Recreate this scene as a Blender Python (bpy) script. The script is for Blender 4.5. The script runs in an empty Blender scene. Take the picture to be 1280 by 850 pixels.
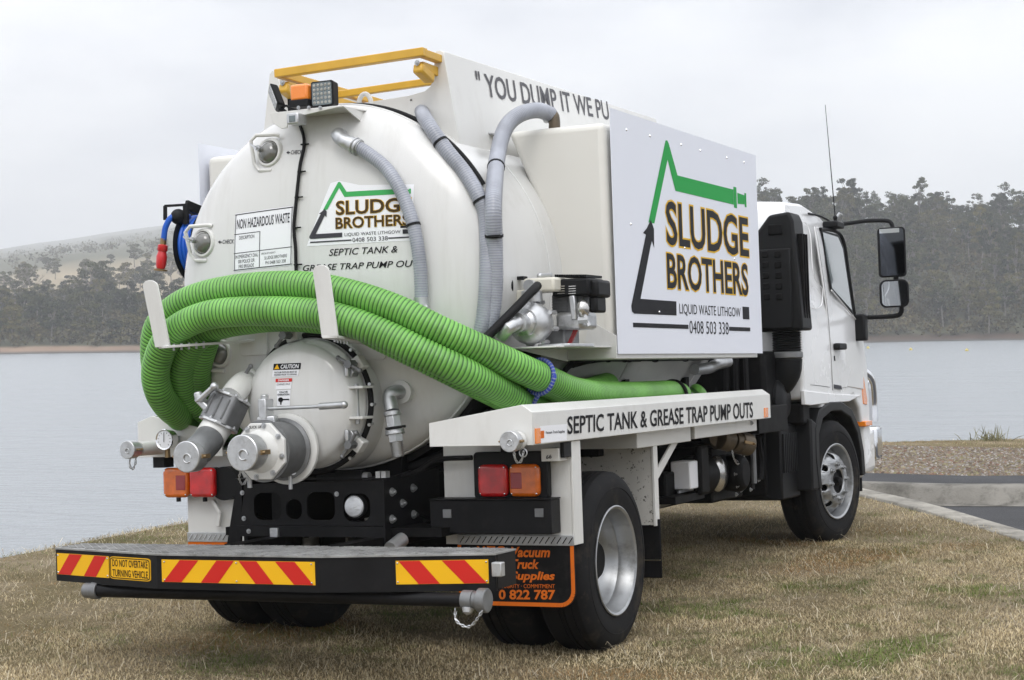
import bpy, bmesh, math, random
import numpy as np
from mathutils import Vector, Matrix
random.seed(7); RNG = np.random.default_rng(11)
R_ = math.radians
scn = bpy.context.scene
COL = scn.collection
# ------------------------------------------------------------------ camera
FPX = 2228.085                                   # focal length in pixels of the 1280 px wide photograph
CW = np.array([-8.026146, -4.413148, 1.596632])  # camera in the world (z up, gravity)
DW = np.array([0.904602, 0.426202, -0.006807]); RW = np.array([0.426088, -0.904578, -0.0137]); UW = np.array([0.011996, -0.009493, 0.999883])
cam = bpy.data.objects.new('camera', bpy.data.cameras.new('camera')); COL.objects.link(cam)
cam.data.sensor_width = 36; cam.data.lens = 36 * FPX / 1280
cam.data.clip_start = .1; cam.data.clip_end = 20000
cam.matrix_world = Matrix([[RW[i], UW[i], -DW[i], CW[i]] for i in range(3)] + [[0, 0, 0, 1]])
scn.camera = cam
scn.render.resolution_x = 1024; scn.render.resolution_y = 680
# ------------------------------------------------------------------ sky, sun, exposure (bright overcast)
SUN_EL, SUN_AZ = R_(48), R_(200)
world = bpy.data.worlds.new('World'); scn.world = world; world.use_nodes = True
wn, wl = world.node_tree.nodes, world.node_tree.links
wn.clear()
wo = wn.new('ShaderNodeOutputWorld'); wb = wn.new('ShaderNodeBackground'); wb.inputs['Strength'].default_value = .11
sky = wn.new('ShaderNodeTexSky'); sky.sky_type = 'NISHITA'; sky.sun_disc = False
sky.sun_elevation = SUN_EL; sky.sun_rotation = R_(90) - SUN_AZ; sky.altitude = 900; sky.dust_density = 4
tc = wn.new('ShaderNodeTexCoord'); mp = wn.new('ShaderNodeMapping'); mp.inputs['Scale'].default_value = (1, 1, 2.6)
nz = wn.new('ShaderNodeTexNoise'); nz.inputs['Scale'].default_value = 3.1; nz.inputs['Detail'].default_value = 6; nz.inputs['Roughness'].default_value = .5
rp = wn.new('ShaderNodeValToRGB'); e = rp.color_ramp.elements
e[0].position = .32; e[0].color = (8.7, 9.0, 9.9, 1); e[1].position = .60; e[1].color = (14.6, 14.7, 14.9, 1)
mx = wn.new('ShaderNodeMix'); mx.data_type = 'RGBA'; mx.inputs[0].default_value = .93
wl.new(tc.outputs['Generated'], mp.inputs['Vector']); wl.new(mp.outputs['Vector'], nz.inputs['Vector']); wl.new(nz.outputs['Fac'], rp.inputs['Fac'])
wl.new(sky.outputs['Color'], mx.inputs[6]); wl.new(rp.outputs['Color'], mx.inputs[7]); 
# an overcast sky is about three times brighter overhead than at the horizon
sx = wn.new('ShaderNodeSeparateXYZ'); wl.new(tc.outputs['Generated'], sx.inputs[0]); mr = wn.new('ShaderNodeMapRange'); mr.inputs['From Min'].default_value = 0; mr.inputs['From Max'].default_value = 1; mr.inputs['To Min'].default_value = .60; mr.inputs['To Max'].default_value = 1.65; wl.new(sx.outputs['Z'], mr.inputs['Value'])
mg_ = wn.new('ShaderNodeMix'); mg_.data_type = 'RGBA'; mg_.blend_type = 'MULTIPLY'; mg_.inputs[0].default_value = 1; wl.new(mx.outputs[2], mg_.inputs[6]); wl.new(mr.outputs['Result'], mg_.inputs[7]); wl.new(mg_.outputs[2], wb.inputs['Color'])
wl.new(wb.outputs[0], wo.inputs['Surface'])
sun = bpy.data.objects.new('sun', bpy.data.lights.new('sun', 'SUN')); COL.objects.link(sun)
sun.data.energy = 1.1; sun.data.angle = R_(28); sun.data.color = (1, .97, .93)
sd = Vector((math.cos(SUN_EL) * math.cos(SUN_AZ), math.cos(SUN_EL) * math.sin(SUN_AZ), math.sin(SUN_EL)))
sun.rotation_euler = sd.to_track_quat('Z', 'Y').to_euler()
vs = scn.view_settings; vs.view_transform = 'Standard'; vs.look = 'None'; vs.exposure = 0.02; vs.gamma = 1; vs.use_curve_mapping = False
scn.cycles.use_denoising = True
scn.cycles.volume_bounces = 1; scn.cycles.max_bounces = 8; scn.cycles.volume_step_rate = 4

# ------------------------------------------------------------------ materials
def mat(name, col, rough=.5, metal=0., var=0., vscale=3., bump=0., bscale=40., coat=0., spec=.5, dirt=None, dscale=8., damt=.5, trans=0., emit=None, dpos=(.52, .72), streak=None, alpha=1., ior=1.45):
    m = bpy.data.materials.new(name); m.use_nodes = True
    n, l = m.node_tree.nodes, m.node_tree.links
    b = n['Principled BSDF']; b.inputs['Roughness'].default_value = rough; b.inputs['Metallic'].default_value = metal
    b.inputs['Coat Weight'].default_value = coat; b.inputs['Coat Roughness'].default_value = .12; b.inputs['Specular IOR Level'].default_value = spec
    b.inputs['Transmission Weight'].default_value = trans; b.inputs['IOR'].default_value = ior; b.inputs['Alpha'].default_value = alpha
    if emit: b.inputs['Emission Color'].default_value = (*emit[0], 1); b.inputs['Emission Strength'].default_value = emit[1]
    c = (*col, 1); b.inputs['Base Color'].default_value = c
    if var or bump or dirt:
        t = n.new('ShaderNodeTexCoord')
    out = None
    if var:
        z = n.new('ShaderNodeTexNoise'); z.inputs['Scale'].default_value = vscale; z.inputs['Detail'].default_value = 5
        l.new(t.outputs['Object'], z.inputs['Vector'])
        r = n.new('ShaderNodeValToRGB'); r.color_ramp.elements[0].position = .3; r.color_ramp.elements[1].position = .7
        r.color_ramp.elements[0].color = (*[x * (1 - var) for x in col], 1); r.color_ramp.elements[1].color = (*[min(1, x * (1 + var)) for x in col], 1)
        l.new(z.outputs['Fac'], r.inputs['Fac']); out = r.outputs['Color']
        rr = n.new('ShaderNodeMapRange'); rr.inputs['To Min'].default_value = max(.02, rough - .1); rr.inputs['To Max'].default_value = min(1, rough + .12)
        l.new(z.outputs['Fac'], rr.inputs['Value']); l.new(rr.outputs['Result'], b.inputs['Roughness'])
    if dirt:
        z = n.new('ShaderNodeTexNoise'); z.inputs['Scale'].default_value = dscale; z.inputs['Detail'].default_value = 8; z.inputs['Roughness'].default_value = .7
        if streak: q = n.new('ShaderNodeMapping'); q.inputs['Scale'].default_value = streak; l.new(t.outputs['Object'], q.inputs['Vector']); l.new(q.outputs['Vector'], z.inputs['Vector'])
        else: l.new(t.outputs['Object'], z.inputs['Vector'])
        r = n.new('ShaderNodeValToRGB'); r.color_ramp.elements[0].position = dpos[0]; r.color_ramp.elements[1].position = dpos[1]
        r.color_ramp.elements[0].color = (0, 0, 0, 1); r.color_ramp.elements[1].color = (damt, damt, damt, 1)
        l.new(z.outputs['Fac'], r.inputs['Fac'])
        x = n.new('ShaderNodeMix'); x.data_type = 'RGBA'; l.new(r.outputs['Color'], x.inputs[0]); x.inputs[6].default_value = c; x.inputs[7].default_value = (*dirt, 1)
        if out: l.new(out, x.inputs[6])
        out = x.outputs[2]
    if out: l.new(out, b.inputs['Base Color'])
    if bump:
        z = n.new('ShaderNodeTexNoise'); z.inputs['Scale'].default_value = bscale; z.inputs['Detail'].default_value = 4
        l.new(t.outputs['Object'], z.inputs['Vector'])
        k = n.new('ShaderNodeBump'); k.inputs['Strength'].default_value = bump; k.inputs['Distance'].default_value = .01
        l.new(z.outputs['Fac'], k.inputs['Height']); l.new(k.outputs['Normal'], b.inputs['Normal'])
    return m
M = {}
M['tank'] = mat('tank_paint', (.63, .632, .62), .22, var=.03, vscale=1.4, coat=.5, bump=.04, bscale=5, dirt=(.38, .36, .32), dscale=5, damt=.26, streak=(1.5, 2.2, .22), dpos=(.50, .75))
M['white'] = mat('white_paint', (.66, .66, .64), .36, var=.02, coat=.3, dirt=(.36, .34, .30), dscale=6, damt=.22, streak=(1, 1, .3))
M['mudwhite'] = mat('splashed_paint', (.56, .55, .52), .5, var=.08, dirt=(.06, .055, .045), dscale=46, damt=.95, dpos=(.585, .615))
M['cab'] = mat('cab_paint', (.76, .765, .77), .25, var=.015, coat=.6)
M['sign'] = mat('sign_sheet', (.74, .765, .84), .42, var=.01)
M['poly'] = mat('poly_plastic', (.67, .66, .615), .5, var=.03, vscale=2, bump=.05, bscale=14)
M['black'] = mat('black_paint', (.009, .009, .010), .42, var=.2, vscale=9, dirt=(.06, .056, .05), dscale=14, damt=.12, spec=.18)
M['plast'] = mat('black_plastic', (.009, .0095, .0105), .5, bump=.06, bscale=160, spec=.22)
M['chassis'] = mat('chassis_black', (.006, .006, .0065), .55, var=.25, vscale=12, dirt=(.05, .046, .04), dscale=22, damt=.18, spec=.12)
M['rubber'] = mat('tyre_rubber', (.012, .012, .013), .72, var=.2, vscale=7, dirt=(.075, .062, .045), dscale=5, damt=.6, spec=.15, bump=.08, bscale=90)
M['flap'] = mat('flap_rubber', (.008, .008, .009), .6, var=.2, dirt=(.05, .046, .04), dscale=9, damt=.3, spec=.15)
M['steel'] = mat('galvanised_steel', (.50, .51, .52), .42, .85, var=.15, vscale=14, bump=.05, bscale=60)
M['alu'] = mat('cast_aluminium', (.55, .56, .57), .38, .8, var=.12, vscale=18, bump=.12, bscale=50, dirt=(.14, .13, .11), dscale=20, damt=.4)
M['iron'] = mat('dull_cast_iron', (.20, .205, .21), .5, .6, var=.15, vscale=15, bump=.15, bscale=45)
M['rim'] = mat('rim_silver', (.36, .37, .38), .36, .75, var=.15, vscale=10, dirt=(.09, .085, .07), dscale=6, damt=.7)
M['chrome'] = mat('polished_steel', (.75, .76, .78), .12, 1., var=.05)
M['tread'] = mat('worn_tread_plate', (.32, .32, .315), .55, .5, var=.25, vscale=9, dirt=(.07, .065, .055), dscale=12, damt=.7)
M['brass'] = mat('brass', (.30, .21, .11), .4, .8, var=.15, vscale=20)
M['oldbrass'] = mat('dull_bronze', (.13, .105, .075), .5, .6, var=.25, vscale=15, dirt=(.05, .045, .04), dscale=14, damt=.6)
M['yellow'] = mat('safety_yellow', (.62, .36, .035), .42, var=.08, vscale=8, coat=.2)
M['ryellow'] = mat('reflective_yellow', (.80, .44, .012), .4, var=.03, spec=.25)
M['rred'] = mat('reflective_red', (.55, .022, .016), .4, var=.04, spec=.25)
M['ink'] = mat('black_vinyl', (.010, .010, .013), .5, spec=.12)
M['inkgrey'] = mat('grey_vinyl', (.055, .055, .065), .5, spec=.12)
M['midgrey'] = mat('mid_grey_vinyl', (.11, .11, .12), .5, spec=.12)
M['green'] = mat('green_vinyl', (.012, .33, .06), .5, spec=.15)
M['ltgreen'] = mat('pale_green_vinyl', (.06, .38, .11), .5, spec=.15)
M['gold'] = mat('gold_vinyl', (.74, .45, .02), .5, spec=.15)
M['brown'] = mat('brown_vinyl', (.065, .040, .016), .5, spec=.15)
M['wvinyl'] = mat('white_vinyl', (.80, .81, .84), .4)
M['orangeink'] = mat('orange_print', (.62, .14, .015), .5, spec=.15, dirt=(.05, .045, .04), dscale=14, damt=.4)
M['redlens'] = mat('red_lens', (.55, .008, .010), .12, coat=1., var=.35, vscale=14, bump=.3, bscale=240)
M['darkred'] = mat('red_reflector', (.30, .01, .012), .22, coat=1., bump=.3, bscale=300)
M['amber'] = mat('amber_lens', (.66, .135, .006), .15, coat=1., var=.15, vscale=30, bump=.25, bscale=220)
M['beacon'] = mat('beacon_lens', (.85, .24, .02), .2, coat=1., bump=.2, bscale=160)
M['lamp'] = mat('clear_lens', (.62, .64, .67), .12, .3, coat=1., bump=.5, bscale=90)
M['led'] = mat('led_face', (.30, .30, .27), .2, coat=1., var=.5, vscale=60)
M['glass'] = mat('tinted_glass', (.10, .13, .135), .03, 0, coat=1., spec=.9)
M['sight'] = mat('sight_glass', (.13, .13, .12), .05, 0, coat=1., spec=.8)
M['mirror'] = mat('mirror_glass', (.62, .65, .68), .03, 1.)
M['dkmirror'] = mat('dark_mirror', (.11, .12, .14), .05, 1.)
M['bhose'] = mat('black_hose', (.010, .010, .011), .55, bump=.1, bscale=70, spec=.2)
M['blue'] = mat('blue_hose', (.012, .10, .50), .38)
M['red'] = mat('red_nozzle', (.55, .02, .025), .3, coat=.4)
M['cream'] = mat('cream_enamel', (.66, .64, .56), .4, var=.05)
M['muff'] = mat('warm_steel', (.55, .54, .52), .22, .9, var=.1)

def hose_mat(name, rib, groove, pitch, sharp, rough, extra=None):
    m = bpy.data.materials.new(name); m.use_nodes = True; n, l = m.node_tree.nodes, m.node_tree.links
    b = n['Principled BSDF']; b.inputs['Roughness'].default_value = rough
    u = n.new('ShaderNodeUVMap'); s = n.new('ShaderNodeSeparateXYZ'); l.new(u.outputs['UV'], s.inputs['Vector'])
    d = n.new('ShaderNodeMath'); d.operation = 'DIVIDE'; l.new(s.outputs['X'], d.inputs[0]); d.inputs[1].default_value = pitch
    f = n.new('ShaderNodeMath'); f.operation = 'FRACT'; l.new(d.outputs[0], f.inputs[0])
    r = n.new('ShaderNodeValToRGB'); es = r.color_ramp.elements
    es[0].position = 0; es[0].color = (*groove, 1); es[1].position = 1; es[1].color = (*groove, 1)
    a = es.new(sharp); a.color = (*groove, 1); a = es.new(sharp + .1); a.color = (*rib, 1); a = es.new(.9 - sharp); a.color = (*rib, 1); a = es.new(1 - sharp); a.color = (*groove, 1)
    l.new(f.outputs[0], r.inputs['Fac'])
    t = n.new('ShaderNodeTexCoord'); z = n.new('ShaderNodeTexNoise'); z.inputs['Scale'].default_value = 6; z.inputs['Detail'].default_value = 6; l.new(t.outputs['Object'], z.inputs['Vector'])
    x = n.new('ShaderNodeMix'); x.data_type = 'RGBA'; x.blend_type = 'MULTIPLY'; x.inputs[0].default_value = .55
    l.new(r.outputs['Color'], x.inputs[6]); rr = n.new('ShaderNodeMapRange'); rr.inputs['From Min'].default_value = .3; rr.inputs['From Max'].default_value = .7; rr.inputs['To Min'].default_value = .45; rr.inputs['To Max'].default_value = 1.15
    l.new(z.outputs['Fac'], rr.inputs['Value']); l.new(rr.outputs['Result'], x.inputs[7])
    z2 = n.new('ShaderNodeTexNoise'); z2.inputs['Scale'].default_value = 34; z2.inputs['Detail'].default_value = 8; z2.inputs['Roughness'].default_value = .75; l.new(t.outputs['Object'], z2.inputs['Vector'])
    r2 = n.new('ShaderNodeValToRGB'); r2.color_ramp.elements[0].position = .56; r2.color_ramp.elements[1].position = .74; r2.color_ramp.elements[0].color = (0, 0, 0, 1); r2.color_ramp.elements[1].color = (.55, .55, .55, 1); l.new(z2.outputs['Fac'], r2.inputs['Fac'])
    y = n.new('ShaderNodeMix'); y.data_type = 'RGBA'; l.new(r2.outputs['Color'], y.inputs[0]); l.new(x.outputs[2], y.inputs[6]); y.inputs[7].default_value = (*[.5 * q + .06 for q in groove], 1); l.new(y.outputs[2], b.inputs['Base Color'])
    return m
PITCH = .0195
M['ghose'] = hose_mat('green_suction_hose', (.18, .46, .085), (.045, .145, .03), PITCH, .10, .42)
M['clear'] = hose_mat('grey_clear_hose', (.36, .38, .43), (.24, .255, .30), .012, .1, .3)
M['rope'] = hose_mat('blue_rope', (.03, .06, .38), (.25, .27, .42), .016, .12, .7)

# ------------------------------------------------------------------ mesh builder
def fr(n, up=(0, 0, 1)):
    n = Vector(n).normalized(); u = Vector(up)
    if abs(n.dot(u)) > .98: u = Vector((1, 0, 0))
    x = u.cross(n).normalized(); y = n.cross(x)
    return Matrix((x, y, n)).transposed()
class MB:
    def __init__(s, M4=None): s.v = []; s.f = []; s.uv = {}; s.T = M4
    def add(s, vs, fs):
        o = len(s.v)
        s.v += [tuple(s.T @ Vector(p)) if s.T else tuple(p) for p in vs]
        s.f += [tuple(i + o for i in f) for f in fs]; return s
    def bb(s, x0, x1, y0, y1, z0, z1):
        a, b = sorted((x0, x1)); c, d = sorted((y0, y1)); e, f = sorted((z0, z1))
        return s.add([(a, c, e), (b, c, e), (b, d, e), (a, d, e), (a, c, f), (b, c, f), (b, d, f), (a, d, f)],
                     [(0, 3, 2, 1), (4, 5, 6, 7), (0, 1, 5, 4), (1, 2, 6, 5), (2, 3, 7, 6), (3, 0, 4, 7)])
    def obb(s, c, ax, ay, az):                     # centre and three half-axis vectors
        c, ax, ay, az = map(Vector, (c, ax, ay, az)); vs = []
        for k in (-1, 1):
            for i, j in ((-1, -1), (1, -1), (1, 1), (-1, 1)): vs.append(c + ax * i + ay * j + az * k)
        return s.add(vs, [(0, 3, 2, 1), (4, 5, 6, 7), (0, 1, 5, 4), (1, 2, 6, 5), (2, 3, 7, 6), (3, 0, 4, 7)])
    def bar(s, p, q, w, h, up=(0, 0, 1)):
        p, q = Vector(p), Vector(q); d = (q - p) / 2; m = fr(d, up)
        return s.obb((p + q) / 2, m @ Vector((w / 2, 0, 0)), m @ Vector((0, h / 2, 0)), d)
    def cyl(s, p, q, r, r2=None, n=20, caps=True):
        p, q = Vector(p), Vector(q); m = fr(q - p); r2 = r if r2 is None else r2
        c = [(math.cos(2 * math.pi * i / n), math.sin(2 * math.pi * i / n)) for i in range(n)]
        vs = [p + m @ Vector((a * r, b * r, 0)) for a, b in c] + [q + m @ Vector((a * r2, b * r2, 0)) for a, b in c]
        fs = [(i, (i + 1) % n, n + (i + 1) % n, n + i) for i in range(n)]
        if caps: fs += [tuple(range(n))[::-1], tuple(range(n, 2 * n))]
        return s.add(vs, fs)
    def lathe(s, prof, o, axis, n=32, a0=0., a1=2 * math.pi, sy=1., caps=True):
        o = Vector(o); m = fr(axis); full = abs(a1 - a0 - 2 * math.pi) < 1e-6; k = n if full else n + 1; vs = []; fs = []
        for (t, r) in prof:
            for i in range(k):
                a = a0 + (a1 - a0) * i / n; vs.append(o + m @ Vector((r * math.cos(a), r * sy * math.sin(a), t)))
        for j in range(len(prof) - 1):
            for i in range(n):
                i2 = (i + 1) % k; fs.append((j * k + i, j * k + i2, (j + 1) * k + i2, (j + 1) * k + i))
        if caps and full and prof[0][1] > 1e-4: fs.append(tuple(range(k))[::-1])
        if caps and full and prof[-1][1] > 1e-4: fs.append(tuple(range((len(prof) - 1) * k, len(prof) * k)))
        return s.add(vs, fs)
    def prism(s, poly, fn0, fn1):                  # polygon extruded between two placements of (a, b)
        n = len(poly); vs = [fn0(a, b) for a, b in poly] + [fn1(a, b) for a, b in poly]
        return s.add(vs, [tuple(range(n))[::-1], tuple(range(n, 2 * n))] + [(i, (i + 1) % n, n + (i + 1) % n, n + i) for i in range(n)])
    def px(s, poly, x0, x1): return s.prism(poly, lambda a, b: (x0, a, b), lambda a, b: (x1, a, b))     # poly in (y, z)
    def py(s, poly, y0, y1): return s.prism(poly, lambda a, b: (a, y0, b), lambda a, b: (a, y1, b))     # poly in (x, z)
    def pz(s, poly, z0, z1): return s.prism(poly, lambda a, b: (a, b, z0), lambda a, b: (a, b, z1))     # poly in (x, y)
    def tube(s, pts, r, n=12, caps=True, closed=False, uv=False):
        P_ = [Vector(p) for p in pts]; N = len(P_); vs = []; fs = []; L = 0.; u = None; LL = []
        for i, p in enumerate(P_):
            t = (P_[(i + 1) % N] - P_[i - 1]) if closed else (P_[min(i + 1, N - 1)] - P_[max(i - 1, 0)])
            t.normalize()
            if u is None: u = fr(t) @ Vector((1, 0, 0))
            u = (u - t * u.dot(t)).normalized(); w = t.cross(u)
            if i: L += (p - P_[i - 1]).length
            LL.append(L); rr = r[i] if hasattr(r, '__len__') else r
            for k in range(n):
                a = 2 * math.pi * k / n; vs.append(p + u * (rr * math.cos(a)) + w * (rr * math.sin(a)))
        base = len(s.f)
        for i in range(N if closed else N - 1):
            j = (i + 1) % N
            for k in range(n):
                fs.append((i * n + k, i * n + (k + 1) % n, j * n + (k + 1) % n, j * n + k))
                if uv: s.uv[base + len(fs) - 1] = [(LL[i], k / n), (LL[i], (k + 1) / n), (LL[j], (k + 1) / n), (LL[j], k / n)]
        if caps and not closed: fs += [tuple(range(n))[::-1], tuple(range((N - 1) * n, N * n))]
        return s.add(vs, fs)
    def ball(s, c, r, n=16, m=10, sc=(1, 1, 1)):
        pr = [(-math.cos(math.pi * j / m), max(1e-5, math.sin(math.pi * j / m))) for j in range(m + 1)]
        vs = []; fs = []; c = Vector(c)
        for t, q in pr:
            for i in range(n): a = 2 * math.pi * i / n; vs.append(c + Vector((q * math.cos(a) * r * sc[0], q * math.sin(a) * r * sc[1], t * r * sc[2])))
        for j in range(m):
            for i in range(n): fs.append((j * n + i, j * n + (i + 1) % n, (j + 1) * n + (i + 1) % n, (j + 1) * n + i))
        return s.add(vs, fs)
    def build(s, name, m, parent=None, smooth=35, bevel=0., seg=2, label=None):
        me = bpy.data.meshes.new(name); me.from_pydata(s.v, [], s.f)
        if s.uv:
            lay = me.uv_layers.new(name='UVMap')
            for fi, co in s.uv.items():
                ls = me.polygons[fi].loop_start
                for k, c in enumerate(co): lay.data[ls + k].uv = c
        bm = bmesh.new(); bm.from_mesh(me); bmesh.ops.recalc_face_normals(bm, faces=bm.faces); bm.to_mesh(me); bm.free()
        return link(name, me, m, parent, smooth, bevel, seg, label)
def link(name, me, m, parent=None, smooth=35, bevel=0., seg=2, label=None):
    if smooth: me.shade_smooth(); me.set_sharp_from_angle(angle=R_(smooth))
    me.materials.clear(); me.materials.append(M[m] if isinstance(m, str) else m)
    o = bpy.data.objects.new(name, me); COL.objects.link(o); o.parent = parent
    if bevel:
        b = o.modifiers.new('edges', 'BEVEL'); b.width = bevel; b.segments = seg; b.limit_method = 'ANGLE'; b.angle_limit = R_(40)
    if label: o['label'] = label
    return o
def empty(name, parent=None, loc=(0, 0, 0), rot=(0, 0, 0)):
    o = bpy.data.objects.new(name, None); COL.objects.link(o); o.parent = parent; o.location = loc; o.rotation_euler = rot; o.empty_display_size = .2; return o
def tag(o, label, cat=None, group=None, kind=None):
    if label: o['label'] = label
    if cat: o['category'] = cat
    if group: o['group'] = group
    if kind: o['kind'] = kind
    return o
def spline(pts, step):                              # Catmull-Rom through points, resampled evenly
    P_ = [np.array(p, float) for p in pts]; P_ = [2 * P_[0] - P_[1]] + P_ + [2 * P_[-1] - P_[-2]]; out = []
    for i in range(1, len(P_) - 2):
        p0, p1, p2, p3 = P_[i - 1:i + 3]
        for t in np.linspace(0, 1, 40, endpoint=False):
            out.append(.5 * (2 * p1 + (p2 - p0) * t + (2 * p0 - 5 * p1 + 4 * p2 - p3) * t * t + (3 * p1 - p0 - 3 * p2 + p3) * t ** 3))
    out.append(P_[-2]); out = np.array(out); s = np.r_[0, np.cumsum(np.linalg.norm(np.diff(out, axis=0), axis=1))]
    k = max(2, int(s[-1] / step) + 1); q = np.linspace(0, s[-1], k)
    return np.c_[[np.interp(q, s, out[:, i]) for i in range(3)]].T
# ================================================================== the setting (world frame, metres, z up)
LAKE = -2.0
def plane_z(x, y): return .005594 * np.clip(x, -25, 25) - .029836 * np.clip(y, -25, 25) + .036 * (np.clip(y, -1.1, 3) + 1.1)
BROW = np.array([(-160, 12), (-60, 7.0), (-10, 5.1), (2.0, 4.6), (4.6, 4.6), (7.8, 4.1), (11, 3.1), (13.8, 1.6), (15.3, -.2), (16, -3), (16.5, -8), (19, -18), (28, -60), (60, -170)], float)
def brow_dist(x, y):                                  # >0 on the lake side
    x = np.asarray(x, float); y = np.asarray(y, float); best = np.full(x.shape, 1e9); sgn = np.ones(x.shape)
    for a, b in zip(BROW[:-1], BROW[1:]):
        d = b - a; t = np.clip(((x - a[0]) * d[0] + (y - a[1]) * d[1]) / (d @ d), 0, 1)
        qx, qy = x - (a[0] + t * d[0]), y - (a[1] + t * d[1]); r = np.hypot(qx, qy); c = d[0] * qy - d[1] * qx
        m = r < best; best = np.where(m, r, best); sgn = np.where(m, np.where(c > 0, 1., -1.), sgn)
    return best * sgn
def vnoise(x, y, s, seed=0):                          # smooth value noise 0..1
    x = np.asarray(x) / s; y = np.asarray(y) / s; ix = np.floor(x).astype(np.int64); iy = np.floor(y).astype(np.int64); fx = x - ix; fy = y - iy
    def h(a, b): n = (a * 374761393 + b * 668265263 + seed * 974711) & 0x7fffffff; n = ((n ^ (n >> 13)) * 1274126177) & 0x7fffffff; return ((n ^ (n >> 16)) & 0xffff) / 65535.
    fx = fx * fx * (3 - 2 * fx); fy = fy * fy * (3 - 2 * fy)
    return (h(ix, iy) * (1 - fx) + h(ix + 1, iy) * fx) * (1 - fy) + (h(ix, iy + 1) * (1 - fx) + h(ix + 1, iy + 1) * fx) * fy
KERB = np.array([(8.25, .12), (7.55, -.42), (6.68, -1.08), (5.46, -1.77), (4.36, -2.40), (1.5, -4.1), (-4, -7.4), (-14, -13.4)], float)   # grass-side edge of the near kerb
FKX = 8.05                                            # face of the far kerb
def kerb_side(x, y):                                  # >0 on the road side of the near kerb
    x = np.asarray(x, float); y = np.asarray(y, float); best = np.full(x.shape, 1e9); s = np.zeros(x.shape)
    for a, b in zip(KERB[:-1], KERB[1:]):
        d = b - a; t = np.clip(((x - a[0]) * d[0] + (y - a[1]) * d[1]) / (d @ d), 0, 1); qx, qy = x - (a[0] + t * d[0]), y - (a[1] + t * d[1]); r = np.hypot(qx, qy)
        c = d[0] * qy - d[1] * qx; m = r < best; best = np.where(m, r, best); s = np.where(m, np.where(c > 0, r, -r), s)
    return s
def land_z(x, y):
    d = brow_dist(x, y); z = plane_z(x, y)
    pz_ = (x > FKX + .2) & (x < 9.35) & (y < .45)
    road = (kerb_side(x, y) > .12) & (x < FKX + .2)
    z = np.where(road, z - .13, z)
    z = z + .025 * (vnoise(x, y, 1.7, 3) - .5) * (~road) * (~pz_) - .01 * pz_
    return np.where(d > -.6, z - .42 * np.clip(d + .3, 0, 8) - .02 * np.clip(d + .6, 0, .6), z)
def np_mesh(name, V, F, m, kind=None, label=None, col=None, smooth=True):
    me = bpy.data.meshes.new(name); V = np.asarray(V, np.float32); me.vertices.add(len(V)); me.vertices.foreach_set('co', V.ravel())
    if isinstance(F, np.ndarray): F = [F]
    tot = sum(f.size for f in F); n = sum(len(f) for f in F); me.loops.add(tot); me.loops.foreach_set('vertex_index', np.concatenate([f.ravel() for f in F]).astype(np.int32))
    st = []; o = 0
    for f in F: st.append(o + np.arange(len(f)) * f.shape[1]); o += f.size
    me.polygons.add(n); me.polygons.foreach_set('loop_start', np.concatenate(st).astype(np.int32))
    if col is not None:
        a = me.color_attributes.new('Col', 'FLOAT_COLOR', 'POINT'); a.data.foreach_set('color', np.c_[col, np.ones(len(col))].astype(np.float32).ravel())
    me.update(calc_edges=True)
    if smooth: me.shade_smooth()
    me.materials.append(M[m] if isinstance(m, str) else m); ob = bpy.data.objects.new(name, me); COL.objects.link(ob)
    if kind: ob['kind'] = kind
    if label: ob['label'] = label
    return ob
def grid(xs, ys, zf):
    X, Y = np.meshgrid(xs, ys, indexing='ij'); V = np.c_[X.ravel(), Y.ravel(), zf(X, Y).ravel()]; n, m = len(xs), len(ys); i = (np.arange(n - 1)[:, None] * m + np.arange(m - 1)[None]).ravel()
    return V, np.c_[i, i + m, i + m + 1, i + 1]
def node_mat(name): m = bpy.data.materials.new(name); m.use_nodes = True; return m, m.node_tree.nodes, m.node_tree.links, m.node_tree.nodes['Principled BSDF']
def ramp(n, stops):
    r = n.new('ShaderNodeValToRGB'); e = r.color_ramp.elements
    while len(e) < len(stops): e.new(.5)
    for k, (p, c) in zip(e, stops): k.position = p; k.color = (*c, 1)
    return r
def noise(n, l, vec, s, d=5, r=.5): z = n.new('ShaderNodeTexNoise'); z.inputs['Scale'].default_value = s; z.inputs['Detail'].default_value = d; z.inputs['Roughness'].default_value = r; l.new(vec, z.inputs['Vector']); return z
# ground material: dry turf, thatch and bare soil
m, n, l, b = node_mat('dry_turf'); tcn = n.new('ShaderNodeTexCoord'); vec = tcn.outputs['Object']
z1 = noise(n, l, vec, .9, 6, .6); z2 = noise(n, l, vec, 60, 4, .7); r1 = ramp(n, [(.30, (.12, .11, .055)), (.45, (.20, .165, .095)), (.58, (.27, .225, .15)), (.72, (.33, .285, .21))]); l.new(z1.outputs['Fac'], r1.inputs['Fac'])
r2 = ramp(n, [(.3, (.45, .45, .45)), (.7, (1.25, 1.2, 1.15))]); l.new(z2.outputs['Fac'], r2.inputs['Fac']); x = n.new('ShaderNodeMix'); x.data_type = 'RGBA'; x.blend_type = 'MULTIPLY'; x.inputs[0].default_value = 1; l.new(r1.outputs['Color'], x.inputs[6]); l.new(r2.outputs['Color'], x.inputs[7]); l.new(x.outputs[2], b.inputs['Base Color']); b.inputs['Roughness'].default_value = .95; b.inputs['Specular IOR Level'].default_value = .1
k = n.new('ShaderNodeBump'); k.inputs['Distance'].default_value = .03; k.inputs['Strength'].default_value = .8; l.new(z2.outputs['Fac'], k.inputs['Height']); l.new(k.outputs['Normal'], b.inputs['Normal']); M['turf'] = m
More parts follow.
